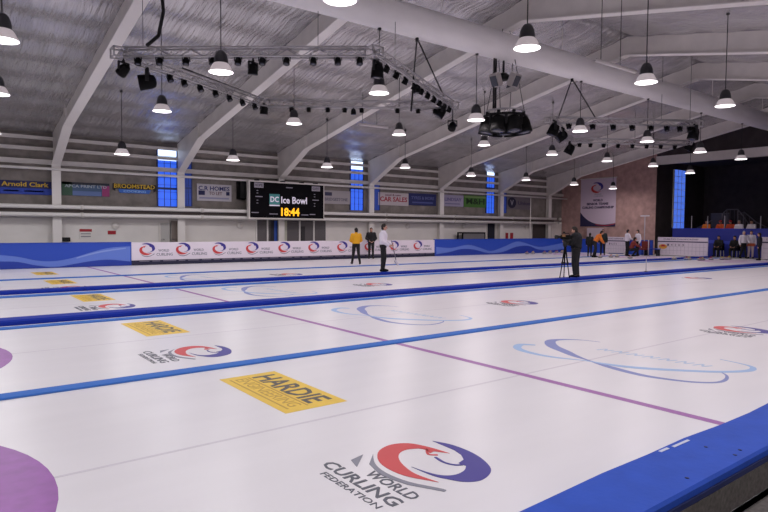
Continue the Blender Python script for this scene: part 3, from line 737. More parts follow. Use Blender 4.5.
# ------------------------------------------------------------------ pendant lamps
LAMP = {}
def lamp_meshes():
    m = MB(); m.lathe([(.04, .47), (.07, .46), (.105, .42), (.135, .35), (.15, .27), (.155, .2), (.155, .18)], 24); LAMP['cap'] = (m, CAPM)
    m = MB(); m.lathe([(.155, .19), (.17, .175), (.195, .14), (.225, .08), (.252, .025), (.27, .0), (.262, -.004), (.24, .03), (.2, .1), (.155, .17)], 24, caps=False); LAMP['reflector'] = (m, REFLM)
    m = MB(); m.lathe([(.258, .004), (.256, -.004), (.01, -.005)], 24); LAMP['diffuser'] = (m, DIFFM)
lamp_meshes()
proto = None
def light_data(col, en):
    key = 'lamp_glow_%d_%d' % (int(col[2]*1000), int(en))
    L = bpy.data.lights.get(key)
    if L is None:
        L = bpy.data.lights.new(key, 'AREA'); L.shape = 'DISK'; L.size = .5; L.energy = en; L.color = col; L.spread = math.radians(180)
    return L
LCOOL, LPINK = (1.0, .98, .99), (1.0, .895, .905)
LP = 55
def lamp(x, y, z, label, group=None, col=None):
    global proto
    if proto is None:
        proto = thing('pendant_lamp', label, 'lamp', (x, y, z))
        for nm in ('cap', 'reflector', 'diffuser'):
            m, mt = LAMP[nm]; m.build(nm, mt, proto)
        t = proto
    else:
        t = proto.copy(); C.objects.link(t); t.location = (x, y, z); t['label'] = label
        for ch in list(proto.children):
            if ch.type != 'MESH' or ch.name.startswith('cord'): continue
            c = ch.copy(); C.objects.link(c); c.parent = t
    m = MB(); zt = (DZ-DR if abs(y-DY) < .1 else zceil(y)-.05)-z
    m.tube([(0, 0, .46), (0, 0, zt)], .012, 6); m.lathe([(.05, zt-.04), (.05, zt+.03)], 10); m.build('cord', CABLEM, t)
    c = col or (LPINK if x > 11 or (x > 7 and y < 14) else LCOOL)
    lo = bpy.data.objects.new('lamp_light', light_data(c, LP if x < 27 else LP*.72)); C.objects.link(lo); lo.parent = t; lo.location = (0, 0, -.012)
    if group: t['group'] = group
    return t
VIS = [  # (u, v, row depth, words)
 (340, 0, 7.95, 'cut by the top edge, in front of the round duct'), (527, 48.2, 7.9, 'large one hanging in front of the round duct at the top'), (646, 82.5, 7.9, 'large one in front of the duct, right of the topmost'), (725, 106, 7.9, 'in front of the duct near the right edge'),
 (2.5, 39, 12.8, 'cut by the left edge near the top corner'), (221, 71, 12.8, 'inside the near square truss at its left'), (379, 92, 12.8, 'inside the near square truss under its right corner'), (476, 119, 12.8, 'left of the black light cluster'), (580, 130, 12.8, 'inside the far truss at its left'), (647, 140.5, 12.8, 'inside the far truss at its right'), (700, 151, 12.8, 'just right of the far truss'), (741, 158, 12.8, 'last of the ridge row towards the right edge'),
 (-2, 93, 18.3, 'cut by the left edge, below the corner one'), (162, 110, 18.3, 'below the left side of the near truss'), (294, 122.5, 18.3, 'under the front side of the near truss'), (399, 133.5, 18.3, 'right of the front corner of the near truss'), (484, 144, 18.3, 'directly below the black light cluster'), (552, 153.5, 18.0, 'below the left corner of the far truss'), (607, 160, 18.0, 'below the middle of the far truss'), (653, 165, 17.9, 'below the right end of the far truss'), (690, 172, 17.0, 'beside the top of the blue gallery window'),
 (122, 153, 23.5, 'on the low row, above the arched yellow-lettered sign'), (233, 159, 23.5, 'on the low row, above the homes to let sign'), (327, 166, 23.5, 'on the low row, above the right end of the scoreboard'), (405, 166.5, 23.5, 'on the low row, right of the second blue window'), (471, 174.5, 23.5, 'on the low row, left of the third blue window'), (526, 179, 23.5, 'on the low row, near the corner emblem sign'), (574, 183.5, 23.3, 'on the low row, left of the wall banner'), (613, 187.5, 22.9, 'small one in front of the wall banner')]
for (u, v, y, wd) in VIS:
    p = onY(u, v+(1.2 if y > 9 else 0), y)
    lamp(p.x, y, p.z, 'white pendant lamp ' + wd)
# rows go on unseen; the one over the walkway is added to brighten it
REST = [(x, -2.0) for x in (-3, 1.4, 5.6, 10, 14.4, 18.9)] + [(x, 2.8) for x in (-3, 1.4, 5.6, 10, 14.4, 18.9, 23.4, 27.8)] + [(x, 7.9) for x in (-3, 1.2, 23, 27.5)] + [(x, 12.8) for x in (-7.4, -3)] + [(x, 18.3) for x in (-6.8, -2.6)] + [(x, 23.5) for x in (-2.4, 2)]
for x, y in REST:
    lamp(x, y, 4.6 if y > 22 else 5.2, 'unseen white pendant lamp lighting the hall from out of view', 'pendant lamps outside the picture')

# ------------------------------------------------------------------ lighting trusses
def truss_section(p0, p1, s=.22, nm='truss_section', parent=None):
    d = (p1-p0); L = d.length; d.normalize()
    up = Vector((0, 0, 1)); side = d.cross(up).normalized()
    m = MB(); cs = [(a, b) for a in (-s/2, s/2) for b in (0, -s)]
    P = lambda tt, a, b: p0+d*tt+side*a+up*b
    for a, b in cs: m.tube([P(0, a, b), P(L, a, b)], .024, 6)
    n = max(2, int(L/.38)); st = L/n
    for i in range(n):
        t0, t1 = st*i, st*(i+1)
        for a in (-s/2, s/2):
            b0, b1 = (0, -s) if i % 2 == 0 else (-s, 0)
            m.tube([P(t0, a, b0), P(t1, a, b1)], .012, 4)
        for b in (0, -s):
            a0, a1 = (-s/2, s/2) if i % 2 == 0 else (s/2, -s/2)
            m.tube([P(t0, a0, b), P(t1, a1, b)], .012, 4)
    return m.build(nm, TRUSSM, parent, off=parent.location)
def square_truss(P, label):
    t = thing('lighting_truss', label, 'truss', P[0])
    for i in range(4):
        a, b = P[i], P[(i+1) % 4]; d = (b-a).normalized()
        truss_section(a+d*.16, b-d*.16, parent=t)
    for p in P:
        m = MB(); q = .16
        for (dx, dy) in ((-q, -q), (-q, q), (q, q), (q, -q)): m.tube([p+Vector((dx, dy, .01)), p+Vector((dx, dy, -.23))], .022, 6)
        for zz in (0, -.22):
            cs = [p+Vector((dx, dy, zz)) for dx, dy in ((-q, -q), (-q, q), (q, q), (q, -q))]
            for a, b in zip(cs, cs[1:]+cs[:1]): m.tube([a, b], .022, 6)
            m.tube([cs[0], cs[2]], .012, 5)
        m.build('corner_frame', TRUSSM, t, off=P[0])
    return t
SPOTP = {}
def spot_can(loc, rz, tilt, size, label, group, big=False):
    key = (round(size, 2), round(tilt, 1))
    if key in SPOTP:
        t = copy_tree(SPOTP[key], loc=loc, rz=rz); t['label'] = label
        if group: t['group'] = group
        elif 'group' in t: del t['group']
        return t
    t = thing('stage_spotlight', label, 'spotlight', loc, rz, group)
    s = size
    m = MB(); m.box(-.04*s, .04*s, -.04*s, .04*s, -.1*s, .0); m.box(-.27*s, .27*s, -.04*s, .04*s, -.14*s, -.08*s)
    for q in (-1, 1): m.box(q*.25*s-.02*s, q*.25*s+.02*s, -.05*s, .05*s, -.42*s, -.1*s)
    m.build('yoke', BLACK2, t)
    Mx = Matrix.Translation((0, 0, -.4*s)) @ Matrix.Rotation(tilt, 4, 'X')
    m = MB(); m.lathe([(.08*s, .24*s), (.17*s, .2*s), (.21*s, .08*s), (.22*s, -.12*s), (.23*s, -.24*s)], 16, 0, Mx); m.build('can', BLACK, t)
    m = MB(); m.lathe([(.2*s, -.241*s), (.08*s, -.25*s)], 16, 0, Mx); m.build('lens', LENS, t)
    SPOTP[key] = t
    return t
ZT = 6.0
P1 = [onZ(119, 48.5, ZT), onZ(374, 48, ZT), onZ(452, 102.5, ZT), onZ(263, 100, ZT)]
square_truss(P1, 'square aluminium lighting truss hanging over the near half of the rink')
P3 = [onZ(551, 117, ZT), onZ(697, 121, ZT), None, onZ(570, 138, ZT)]
P3[2] = P3[1]+P3[3]-P3[0]
square_truss(P3, 'square aluminium lighting truss hanging over the far half of the rink')
def along(a, b, f): return a.lerp(b, f)
def hang_row(P, i, fr, size, wd, grp):
    a, b = P[i], P[(i+1) % 4]; d = b-a
    for k, f in enumerate(fr):
        p = a.lerp(b, f); spot_can((p.x, p.y, p.z-.17), math.atan2(d.y, d.x), .5 if i % 2 else -.3, size, wd, grp)
hang_row(P1, 0, (.075, .16, .265, .37, .47, .565, .66, .765, .86, .945), .36, 'small black spotlight on the far-left top side of the near truss', 'small spotlights on the near truss, long back side')
hang_row(P1, 1, (.12, .22, .32, .43, .52, .61, .70, .79, .87, .95), .36, 'small black spotlight on the steep right side of the near truss', 'small spotlights on the near truss, right side')
hang_row(P1, 2, (.09, .18, .29, .48, .57, .66, .76, .85), .34, 'small black spotlight on the front side of the near truss', 'small spotlights on the near truss, front side')
hang_row(P1, 3, (.08, .19, .3, .41, .52, .63, .72), .38, 'small black spotlight on the left side of the near truss', 'small spotlights on the near truss, left side')
hang_row(P3, 0, (.12, .28, .42, .55, .68, .79, .88, .95), .42, 'small black spotlight on the near side of the far truss', 'small spotlights on the far truss, near side')
hang_row(P3, 2, (.12, .24, .36, .48, .6, .72, .83, .92), .38, 'small black spotlight on the far side of the far truss', 'small spotlights on the far truss, far side')
def hang_at(u, v, dist_pt, size, tilt, rz, label):
    """hangs from the truss near point dist_pt; v is the top of the yoke"""
    d = (dist_pt-CAM).dot(_F); p = CAM + ray(u, v)*d
    t = spot_can((p.x, p.y, p.z), rz, tilt, size, label, None)
    top = dist_pt.z-.25
    if top > p.z+.02:
        m = MB(); m.tube([(0, 0, 0), (0, 0, top-p.z)], .02, 6); m.build('drop_rod', BLACK2, t)
    return t
hang_at(123.5, 60, P1[0].lerp(P1[1], .04), .6, .9, .5, 'black floodlight tilted at the left corner of the near truss')
hang_at(147.5, 68, P1[0].lerp(P1[3], .13), .9, 1.4, 1.2, 'large black projector hanging below the left corner of the near truss')
hang_at(377.5, 59, P1[1].lerp(P1[2], .05), .72, .05, .4, 'large round black spotlight at the right corner of the near truss')
hang_at(441, 103, P1[2], .78, .6, 1.0, 'large black spotlight at the front right corner of the near truss')
hang_at(452.5, 119, P1[2], .62, 1.2, -.6, 'black spotlight hanging lowest at the front right corner of the near truss')
hang_at(253, 60, P1[0].lerp(P1[1], .56), .55, .1, .3, 'longer black spotlight hanging below the back side of the near truss')
hang_at(264, 103, P1[3], .6, .1, .3, 'black spotlight at the front left corner of the near truss')
hang_at(417, 82, P1[1].lerp(P1[2], .5), .5, .0, 1.0, 'narrow black spotlight hanging inside the right side of the near truss')
hang_at(353.5, 107, P1[2].lerp(P1[3], .45), .4, .0, 1.0, 'small black drum spotlight below the front side of the near truss')
hang_at(554, 120, P3[0], .95, .4, .9, 'large black spotlight at the left corner of the far truss')
hang_at(570, 141, P3[0].lerp(P3[3], .85), .95, .5, .5, 'round black spotlight at the front left corner of the far truss')
hang_at(562, 127, P3[0].lerp(P3[3], .4), .95, 1.0, .9, 'black spotlight in the middle of the left side of the far truss')
hang_at(694, 124, P3[1], .95, .2, .9, 'large black spotlight at the right corner of the far truss')
hang_at(690, 138, P3[2], .95, .5, .3, 'dark spotlight at the far right corner of the far truss')
# slings and cables
def cable(pts, label, r=.018, nm='hanging_cable', cat='cable'):
    b = pts[0]; t = thing(nm, label, cat, b)
    m = MB(); m.tube([p-b for p in pts], r, 6); m.build('cable_run', CABLEM, t)
    return t
def sling(P, i, f0, f1, label, apex=None):
    a, b = P[i].lerp(P[(i+1) % 4], f0), P[i].lerp(P[(i+1) % 4], f1)
    c = apex or Vector(((a.x+b.x)/2, DY, DZ-DR))
    t = thing('hoist_sling', label, 'sling', c)
    for q in (a, b):
        m = MB(); m.tube([Vector((0, 0, 0)), q-c], .022, 6); m.build('sling_leg', CABLEM, t)
    m = MB(); m.lathe([(.05, -.1), (.05, .02)], 8); m.build('shackle', BLACK2, t)
sling(P1, 1, .42, .86, 'black two-legged hoist sling above the right side of the near truss', Vector((onY(417, 46, DY).x, DY, DZ-DR)))
sling(P3, 0, .05, .3, 'black two-legged hoist sling above the near side of the far truss', Vector((onY(572, 81, DY).x, DY, DZ-DR)))
def toceil(p, du=0): return Vector((p.x+du, p.y, zceil(p.y)-.06))
q = onZ(150, 46, ZT)
cable([toceil(q, .25), q+Vector((.28, 0, 1.6)), q+Vector((.33, 0, .9)), q+Vector((.22, .05, .3)), q+Vector((-.05, .1, .02))], 'thick black cable dropping from the roof to the left of the near truss', .045)
for i, (u, v, wd) in enumerate(((143, 47, 'left corner'), (318, 46.5, 'long back side'), (395, 60, 'right side'))):
    q = onZ(u, v, ZT); cable([toceil(q), q], 'thin steel wire from the roof to the %s of the near truss' % wd, .008)
q = P1[1].lerp(P1[2], .42)
cable([q, q+Vector((.05, .1, -.5)), q+Vector((0, .1, -1.0))], 'short black cable dangling inside the near truss', .03)
for f in (.75, .95):
    q = P3[0].lerp(P3[1], f); cable([toceil(q), q], 'thin steel wire holding the %s of the far truss' % ('middle' if f < .9 else 'right corner'), .008)
q = P1[0].lerp(P1[3], .5)
t = thing('strip_bar', 'dark cable bar lying along the left side of the near truss', 'cable', P1[0].lerp(P1[3], .36)+Vector((0, 0, .06)))
m = MB(); m.tube([Vector((0, 0, .02)), P1[0].lerp(P1[3], .95)-t.location+Vector((0, 0, .04))], .03, 6); m.build('cable_run', CABLEM, t)

# black cluster of big drums under a ring truss
cc = onY(505, 112, 12.8); depth = (cc-CAM).dot(_F); px_m = depth/FPX
RR_ = 19*px_m
t = thing('ring_truss', 'small round truss carrying the cluster of black spotlights', 'truss', cc)
m = MB(); n = 24
for zz in (0, -.2): m.tube([(RR_*math.cos(2*PI*j/n), RR_*math.sin(2*PI*j/n), zz) for j in range(n+1)], .028, 6)
for j in range(n): m.tube([(RR_*math.cos(2*PI*j/n), RR_*math.sin(2*PI*j/n), 0 if j % 2 else -.2), (RR_*math.cos(2*PI*(j+1)/n), RR_*math.sin(2*PI*(j+1)/n), -.2 if j % 2 else 0)], .014, 4)
m.build('ring', TRUSSM, t)
for j in range(4):
    a = 2*PI*(j+.3)/4; m = MB()
    m.tube([(RR_*math.cos(a), RR_*math.sin(a), 0), (RR_*math.cos(a)*.6, 0, DZ-DR-cc.z if abs(RR_*math.sin(a)) < DR else zceil(DY)-.9-cc.z)], .012, 5); m.build('hanger_wire', CABLEM, t)
m = MB(); m.tube([(-RR_*.9, 0, 0), (-RR_*.9, 0, DZ-DR-cc.z)], .03, 6); m.tube([(-RR_*.75, 0, 0), (-RR_*.75, 0, DZ-DR-cc.z)], .03, 6); m.build('feed_cable', CABLEM, t)
CS = 15*px_m/.46
for j in range(8):
    a = 2*PI*(j+.5)/8
    spot_can((cc.x+RR_*math.cos(a), cc.y+RR_*math.sin(a), cc.z-.03), a-PI/2, .22, CS, 'big black drum spotlight in the round cluster under the duct', 'drum spotlights of the round cluster')
spot_can((cc.x, cc.y, cc.z-.05), .3, .0, CS, 'big black drum spotlight in the middle of the round cluster', None)
# white three-headed floodlight under the duct
fp = onY(503.5, 72, 12.8)
t = thing('floodlight_cluster', 'three-headed pale floodlight hanging from the round duct', 'floodlight', (fp.x, 12.8, DZ-DR-.0))
drop = DZ-DR-fp.z+.12
m = MB(); m.tube([(0, 0, 0), (0, 0, -drop)], .035, 8); m.lathe([(.22, -drop-.12), (.26, -drop-.05), (.1, -drop+.08)], 14); m.build('stem', BLACK2, t)
for a in (PI*1.05, PI*1.5, PI*1.95):
    Mx = Matrix.Translation((.42*math.cos(a), .42*math.sin(a), -drop-.2)) @ Matrix.Rotation(a, 4, 'Z') @ Matrix.Rotation(.5, 4, 'Y')
    m = MB(); m.box(-.1, .12, -.15, .15, -.2, .2, 0, Mx); h_ = m.build('flood_head', flatm((176, 170, 168)), t)
    m = MB(); m.box(-.12, -.1, -.13, .13, -.2, .18, 0, Mx); m.box(.12, .14, -.11, .11, -.16, .16, 0, Mx); m.build('glass', LENS, h_)

# long unlit battens under the roof
def batten(u0, v0, u1, v1, y0, y1, label, cords=True):
    a, b = onY(u0, v0, y0), onY(u1, v1, y1)
    t = thing('strip_light', label, 'light', a)
    d = b-a; m = MB()
    m.tube([Vector((0, 0, 0)), d], .055, 6); m.build('batten', flatm((214, 208, 206)), t)
    if cords:
        for f in (.12, .6):
            q = d*f; top = zceil((a+q).y)-.06-a.z
            m = MB(); m.tube([q, Vector((q.x, q.y, top))], .01, 5); m.build('hanger', CABLEM, t)
batten(596, 60, 636, 72, 9.2, 8.6, 'long pale strip light on two wires above the round duct')
batten(359, 124, 388, 127.5, 20.5, 20.2, 'short pale strip light below the front side of the near truss')
batten(630, 145.5, 668, 149.5, 17.2, 16.4, 'pale strip light behind the far truss')

# ------------------------------------------------------------------ people
def ring_frame(d):
    d = d.normalized(); a = Vector((0, 0, 1)) if abs(d.z) < .9 else Vector((1, 0, 0))
    a = (a-d*a.dot(d)).normalized(); return a, d.cross(a)
def loft(m, pts, n=14):
    """pts: (centre, rx (left-right), ry (front-back), right vector, front vector)"""
    vs = []
    for c, rx, ry, rt, fr in pts:
        for j in range(n):
            q = 2*PI*j/n; vs.append(c+rt*(rx*math.cos(q))+fr*(ry*math.sin(q)))
    k = len(pts)
    fs = [(i*n+j, i*n+(j+1) % n, (i+1)*n+(j+1) % n, (i+1)*n+j) for i in range(k-1) for j in range(n)]
    fs += [tuple(range(n-1, -1, -1)), tuple((k-1)*n+j for j in range(n))]
    m.add(vs, fs)
def ell(m, c, r, M3=None, n=12):
    vs = []; R3 = M3 or Matrix.Identity(3); nr = 8
    for i in range(1, nr):
        ph = PI*i/nr
        for j in range(n):
            q = 2*PI*j/n; vs.append(c+R3 @ Vector((r[0]*math.sin(ph)*math.cos(q), r[1]*math.sin(ph)*math.sin(q), r[2]*math.cos(ph))))
    vs.append(c+R3 @ Vector((0, 0, r[2]))); vs.append(c+R3 @ Vector((0, 0, -r[2])))
    fs = [((i)*n+j, (i)*n+(j+1) % n, (i+1)*n+(j+1) % n, (i+1)*n+j) for i in range(nr-2) for j in range(n)]
    fs += [(len(vs)-2, (j+1) % n, j) for j in range(n)] + [(len(vs)-1, (nr-2)*n+j, (nr-2)*n+(j+1) % n) for j in range(n)]
    m.add(vs, fs)
def capsule(m, a, b, ra, rb, n=10):
    d = b-a; L = d.length or 1e-6; u, w = ring_frame(d); dn = d/L
    pts = []
    for s, r, c, sg in ((0, ra, a, -1), (1, rb, b, 1)):
        seq = (1.35, .9, .45, 0) if sg < 0 else (0, .45, .9, 1.35)
        for q in seq: pts.append((c+dn*(sg*r*math.sin(q)), r*math.cos(q), r*math.cos(q), u, w))
    loft(m, pts, n)
def remesh(m, vox):
    me = bpy.data.meshes.new('tmp'); me.from_pydata(m.v, [], m.f)
    bm = bmesh.new(); bm.from_mesh(me); bmesh.ops.recalc_face_normals(bm, faces=bm.faces); bm.to_mesh(me); bm.free()
    o = bpy.data.objects.new('tmp', me); C.objects.link(o)
    md = o.modifiers.new('r', 'REMESH'); md.mode = 'VOXEL'; md.voxel_size = vox; md.use_smooth_shade = True
    sm = o.modifiers.new('s', 'SMOOTH'); sm.factor = .4; sm.iterations = 3
    dg = bpy.context.evaluated_depsgraph_get(); dg.update()
    out = bpy.data.meshes.new_from_object(o.evaluated_get(dg))
    bpy.data.objects.remove(o); bpy.data.meshes.remove(me)
    return out
def person(label, loc, rz, H=1.75, top=None, bottom=None, shoe=None, hair=HAIRD, pose=None, vox=.014, seated=False, group=None, longhair=False, cap=None, trim=None, coat=.026, slack=.012):
    """local frame: front +X, left +Y, up +Z, feet at z = 0. pose: joint positions in metres for H = 1.75"""
    s = H/1.75
    J = dict(hip_l=(0, .09, .93), hip_r=(0, -.09, .93), knee_l=(.02, .10, .50), knee_r=(.02, -.10, .50), ank_l=(-.02, .11, .09), ank_r=(-.02, -.11, .09),
             pel=(0, 0, .95), chest=(.0, 0, 1.30), neck=(.0, 0, 1.46), head=(.03, 0, 1.63),
             sh_l=(0, .18, 1.41), sh_r=(0, -.18, 1.41), el_l=(-.03, .25, 1.13), el_r=(-.03, -.25, 1.13), wr_l=(.04, .25, .89), wr_r=(.04, -.25, .89),
             toe_l=None, toe_r=None, look=(1, 0, 0))
    J.update(pose or {})
    V = {k: (Vector(v)*(s if k != 'look' else 1)) if v is not None else None for k, v in J.items()}
    m = MB(); seg = []   # (a, b, r, region)
    def cap_(a, b, ra, rb, reg): capsule(m, a, b, ra*s, rb*s); seg.append((a, b, (ra+rb)/2*s, reg))
    pel, ch, nk = V['pel'], V['chest'], V['neck']
    left = (V['sh_l']-V['sh_r']).normalized()
    hl = (V['hip_l']-V['hip_r']).normalized()
    def fr(d, l): f = l.cross(d).normalized(); return f
    up1 = (ch-pel).normalized(); up2 = (nk-ch).normalized()
    f1 = fr(up1, hl); f2 = fr(up2, left)
    loft(m, [(pel-up1*.11*s, .09*s, .08*s, hl, f1), (pel-up1*.06*s, .165*s, .115*s, hl, f1), (pel, .175*s, .125*s, hl, f1), (pel.lerp(ch, .4), .155*s, .115*s, hl, f1), (ch, .185*s, .13*s, left, f2), (ch.lerp(nk, .5), .19*s, .12*s, left, f2), (ch.lerp(nk, .85), .14*s, .085*s, left, f2), (nk, .06*s, .06*s, left, f2)])
    seg.append((pel-up1*.1*s, pel-up1*.02*s, .15*s, 'bottom')); seg.append((pel+up1*.1*s, ch, .15*s, 'top')); seg.append((ch, nk-up2*.03*s, .14*s, 'top'))
    hd = V['head']; cap_(nk-up2*.03*s, hd-(hd-nk)*.35, .056, .052, 'skin')
    look = V['look'].normalized(); hup = ((hd-nk).normalized()*.6+Vector((0, 0, .4))).normalized(); look = (look-hup*look.dot(hup)).normalized(); hleft = hup.cross(look)
    R3 = Matrix((look, hleft, hup)).transposed()
    ell(m, hd, (.098*s, .077*s, .12*s), R3); ell(m, hd+R3 @ Vector((.03, 0, -.065))*s, (.06*s, .055*s, .055*s), R3)
    capsule(m, hd+R3 @ Vector((.095, 0, .015))*s, hd+R3 @ Vector((.113, 0, -.025))*s, .011*s, .017*s, 8)
    for q in (-1, 1): ell(m, hd+R3 @ Vector((-.005, q*.078, -.005))*s, (.02*s, .014*s, .032*s), R3, 8)
    seg.append((hd-hup*.05*s, hd+hup*.05*s, .1*s, 'skin'))
    for q in 'lr':
        sg = 1 if q == 'l' else -1
        sh, el, wr = V['sh_'+q], V['el_'+q], V['wr_'+q]
        capsule(m, ch.lerp(nk, .55)+left*(sg*.08*s), sh, .07*s, .066*s)
        cap_(sh, el, .064, .048, 'top'); cap_(el, wr, .05, .036, 'top')
        d = (wr-el).normalized(); tow = (left*(-sg)-d*(left*(-sg)).dot(d)).normalized()     # palm faces the body
        fwd = Vector((1, 0, 0)) - d*d.x
        fwd = fwd.normalized() if fwd.length > .2 else d.cross(tow)
        pc = wr+d*.05*s
        for k in (-1.1, 0, 1.1): cap_(wr+d*.015*s+fwd*(k*.012*s), wr+d*.085*s+fwd*(k*.02*s), .017, .016, 'skin')
        for k, ln in ((-1.5, .062), (-.5, .076), (.5, .082), (1.5, .072)):
            b0 = wr+d*.085*s+fwd*(k*.019*s); b1 = b0+d*(ln*.5*s)+tow*.012*s; b2 = b1+d*(ln*.35*s)+tow*.03*s
            cap_(b0, b1, .0105, .0095, 'skin'); cap_(b1, b2, .0095, .0085, 'skin')
        t0 = wr+d*.03*s+fwd*.028*s; t1 = t0+d*.035*s+fwd*.035*s+tow*.01*s; cap_(t0, t1, .013, .011, 'skin'); cap_(t1, t1+d*.03*s+tow*.015*s, .011, .0095, 'skin')
        hp, kn, an = V['hip_'+q], V['knee_'+q], V['ank_'+q]
        cap_(hp, kn, .092, .062, 'bottom'); cap_(kn, an, .062, .044, 'bottom')
        capsule(m, kn.lerp(an, .12)+Vector((-.012, 0, 0))*s, kn.lerp(an, .45), .056*s, .05*s)
        toe = V['toe_'+q] or an+Vector((.16, sg*.02, -.05))*s
        heel = an+Vector((-.045, 0, -.045))*s
        cap_(heel, an.lerp(toe, .6)+Vector((0, 0, -.02))*s, .043, .042, 'shoe'); cap_(an.lerp(toe, .5)+Vector((0, 0, -.015))*s, toe, .045, .034, 'shoe')
    me = remesh(m, vox)
    # region of each face: nearest limb segment
    from mathutils.geometry import intersect_point_line
    fr_ = []
    for p in me.polygons:
        c = p.center; best = None
        for a, b, r, reg in seg:
            ab = b-a; tt = max(0, min(1, (c-a).dot(ab)/max(ab.dot(ab), 1e-9))); dd = (c-(a+ab*tt)).length-r
            if best is None or dd < best[0]: best = (dd, reg)
        fr_.append(best[1])
    me.materials.append(SKIN); me.name = 'person'
    for p in me.polygons: p.use_smooth = True
    body = bpy.data.objects.new('person', me); C.objects.link(body)
    body.location = loc; body.rotation_euler = (0, 0, rz); tag(body, label, 'person', group)
    def shell(reg, nm, mt, off):
        idx = [i for i, r in enumerate(fr_) if r == reg]
        if not idx: return None
        mp = {}; vs = []; fs = []
        for i in idx:
            f = []
            for vi in me.polygons[i].vertices:
                if vi not in mp:
                    mp[vi] = len(vs); v = me.vertices[vi]; vs.append(v.co+v.normal*off*s)
                f.append(mp[vi])
            fs.append(f)
        k = MB(); k.add(vs, fs, 0, True); return k.build(nm, mt, body)
    jk = shell('top', 'jacket', top, coat); shell('bottom', 'trousers', bottom, slack); shell('shoe', 'shoes', shoe or BLACK, .006)
    hm = MB()
    if cap is None:
        n = 14; vs = []; fs = []; nr = 6
        for i in range(nr+1):
            ph = (PI*.56)*i/nr
            for j in range(n):
                q = 2*PI*j/n; front = math.cos(q) > .35
                p2 = ph if not front else ph*.62
                vs.append(hd+R3 @ Vector((-.008+.108*math.sin(p2)*math.cos(q), .089*math.sin(p2)*math.sin(q), .012+.125*math.cos(p2)))*s)
        fs = [(i*n+j, i*n+(j+1) % n, (i+1)*n+(j+1) % n, (i+1)*n+j) for i in range(nr) for j in range(n)]
        hm.add(vs, fs, 0, True)
        ell(hm, hd+R3 @ Vector((-.035, 0, -.02 if not longhair else -.07))*s, (.072*s, .08*s, (.1 if not longhair else .16)*s), R3)
        hm.build('hair', hair, body)
    else:
        ell(hm, hd+R3 @ Vector((-.01, 0, .04))*s, (.108*s, .09*s, .095*s), R3); hm.box(.06*s, .18*s, -.06*s, .06*s, .04*s, .055*s, 0, Matrix.Translation(hd) @ R3.to_4x4()); hm.build('cap', cap, body)
    em = MB()
    for q in (-1, 1): ell(em, hd+R3 @ Vector((.089, q*.032, .015))*s, (.01*s, .013*s, .008*s), R3, 8)
    em.build('eyes', flatm((40, 34, 34)), body)
    em = MB(); ell(em, hd+R3 @ Vector((.088, 0, -.068))*s, (.008*s, .024*s, .007*s), R3, 8); em.build('mouth', flatm((150, 84, 80)), body)
    if trim:
        for (nm, mt, boxes) in trim:
            k = MB()
            for (x0, x1, y0, y1, z0, z1) in boxes: k.box(x0*s, x1*s, y0*s, y1*s, z0*s, z1*s)
            k.build(nm, mt, body)
    return body
def face_to(frm, to): return math.atan2(to[1]-frm[1], to[0]-frm[0])
BLK = flatm((16, 16, 20), .8); YELJ = flatm((226, 164, 20), .7); WHT = flatm((222, 216, 228), .7); GRYJ = flatm((120, 116, 126), .7); NAV = flatm((18, 20, 34), .8)
ORG = flatm((222, 120, 38), .7); DGR = flatm((24, 36, 34), .8); RDB = flatm((120, 40, 34), .7)

def scale_h(u, vfoot, vhead):
    g = onZ(u, vfoot); d = (g-CAM).dot(_F); return g, (vfoot-vhead)*d/FPX
# player in the yellow jacket, seen from behind, walking away to the right
g, H = scale_h(356, 264, 230)
person('person in a yellow jacket and black trousers standing on the far ice', (g.x, g.y, 0), 1.15, 1.6, YELJ, BLK, pose=dict(
    knee_l=(.06, .12, .50), ank_l=(.10, .17, .09), knee_r=(-.02, -.12, .50), ank_r=(-.12, -.17, .09), el_l=(.05, .26, 1.14), wr_l=(.22, .16, 1.08), el_r=(.05, -.26, 1.14), wr_r=(.22, -.16, 1.08), look=(.9, .4, 0)))
p = onY(370.5, 257, 25.35)
person('person in black with pale side stripes standing against the logo board', (p.x, 25.3, 0), -2.2, 1.62, BLK, BLK, pose=dict(wr_l=(.2, .12, .98), wr_r=(.2, -.1, 1.0), el_l=(0, .27, 1.14), el_r=(0, -.27, 1.14)),
       trim=[('side_stripe', flatm((150, 144, 150)), [(.115, .13, -.07, -.05, 1.0, 1.3), (.115, .13, .05, .07, 1.0, 1.3)])])
g, H = scale_h(383, 274.0, 226)
wrz = -.75
WP = (g.x, g.y, 0)
person('person in a white jacket with grey sleeves holding a broom', (g.x, g.y, .085), wrz, 1.66, WHT, BLK, pose=dict(
    knee_l=(.05, .07, .50), ank_l=(.0, .08, .09), knee_r=(.0, -.08, .50), ank_r=(-.03, -.08, .09), hip_l=(0, .08, .93), hip_r=(0, -.08, .93),
    el_r=(-.02, -.24, 1.13), wr_r=(.2, -.18, .98), el_l=(.02, .24, 1.14), wr_l=(.26, .16, 1.0), look=(1, .1, 0)),
    trim=[('jacket_stripe', flatm((60, 60, 90)), [(-.13, .13, -.012, .012, 1.33, 1.36)])])
# broom held by the white-jacketed player
hw = Matrix.Translation((g.x, g.y, .085)) @ Matrix.Rotation(wrz, 4, 'Z')
h0 = hw @ Vector((.30, .14, 1.0)); bh = onZ(396.5, 263.5, .04); bh = CAM+ray(396.5, 262.5)*((h0-CAM).dot(_F))
t = thing('curling_broom', 'pale curling broom held low by the white-jacketed person', 'broom', bh)
hv = h0-bh
m = MB(); m.tube([hv*-.0, hv, hv*1.12], .016, 8); m.build('handle', flatm((120, 116, 130)), t)
Mx = Matrix.Rotation(.9, 4, 'Y')
m = MB(); m.box(-.1, .1, -.035, .035, -.04, .02, 0, Mx); m.build('head', flatm((206, 200, 210)), t)
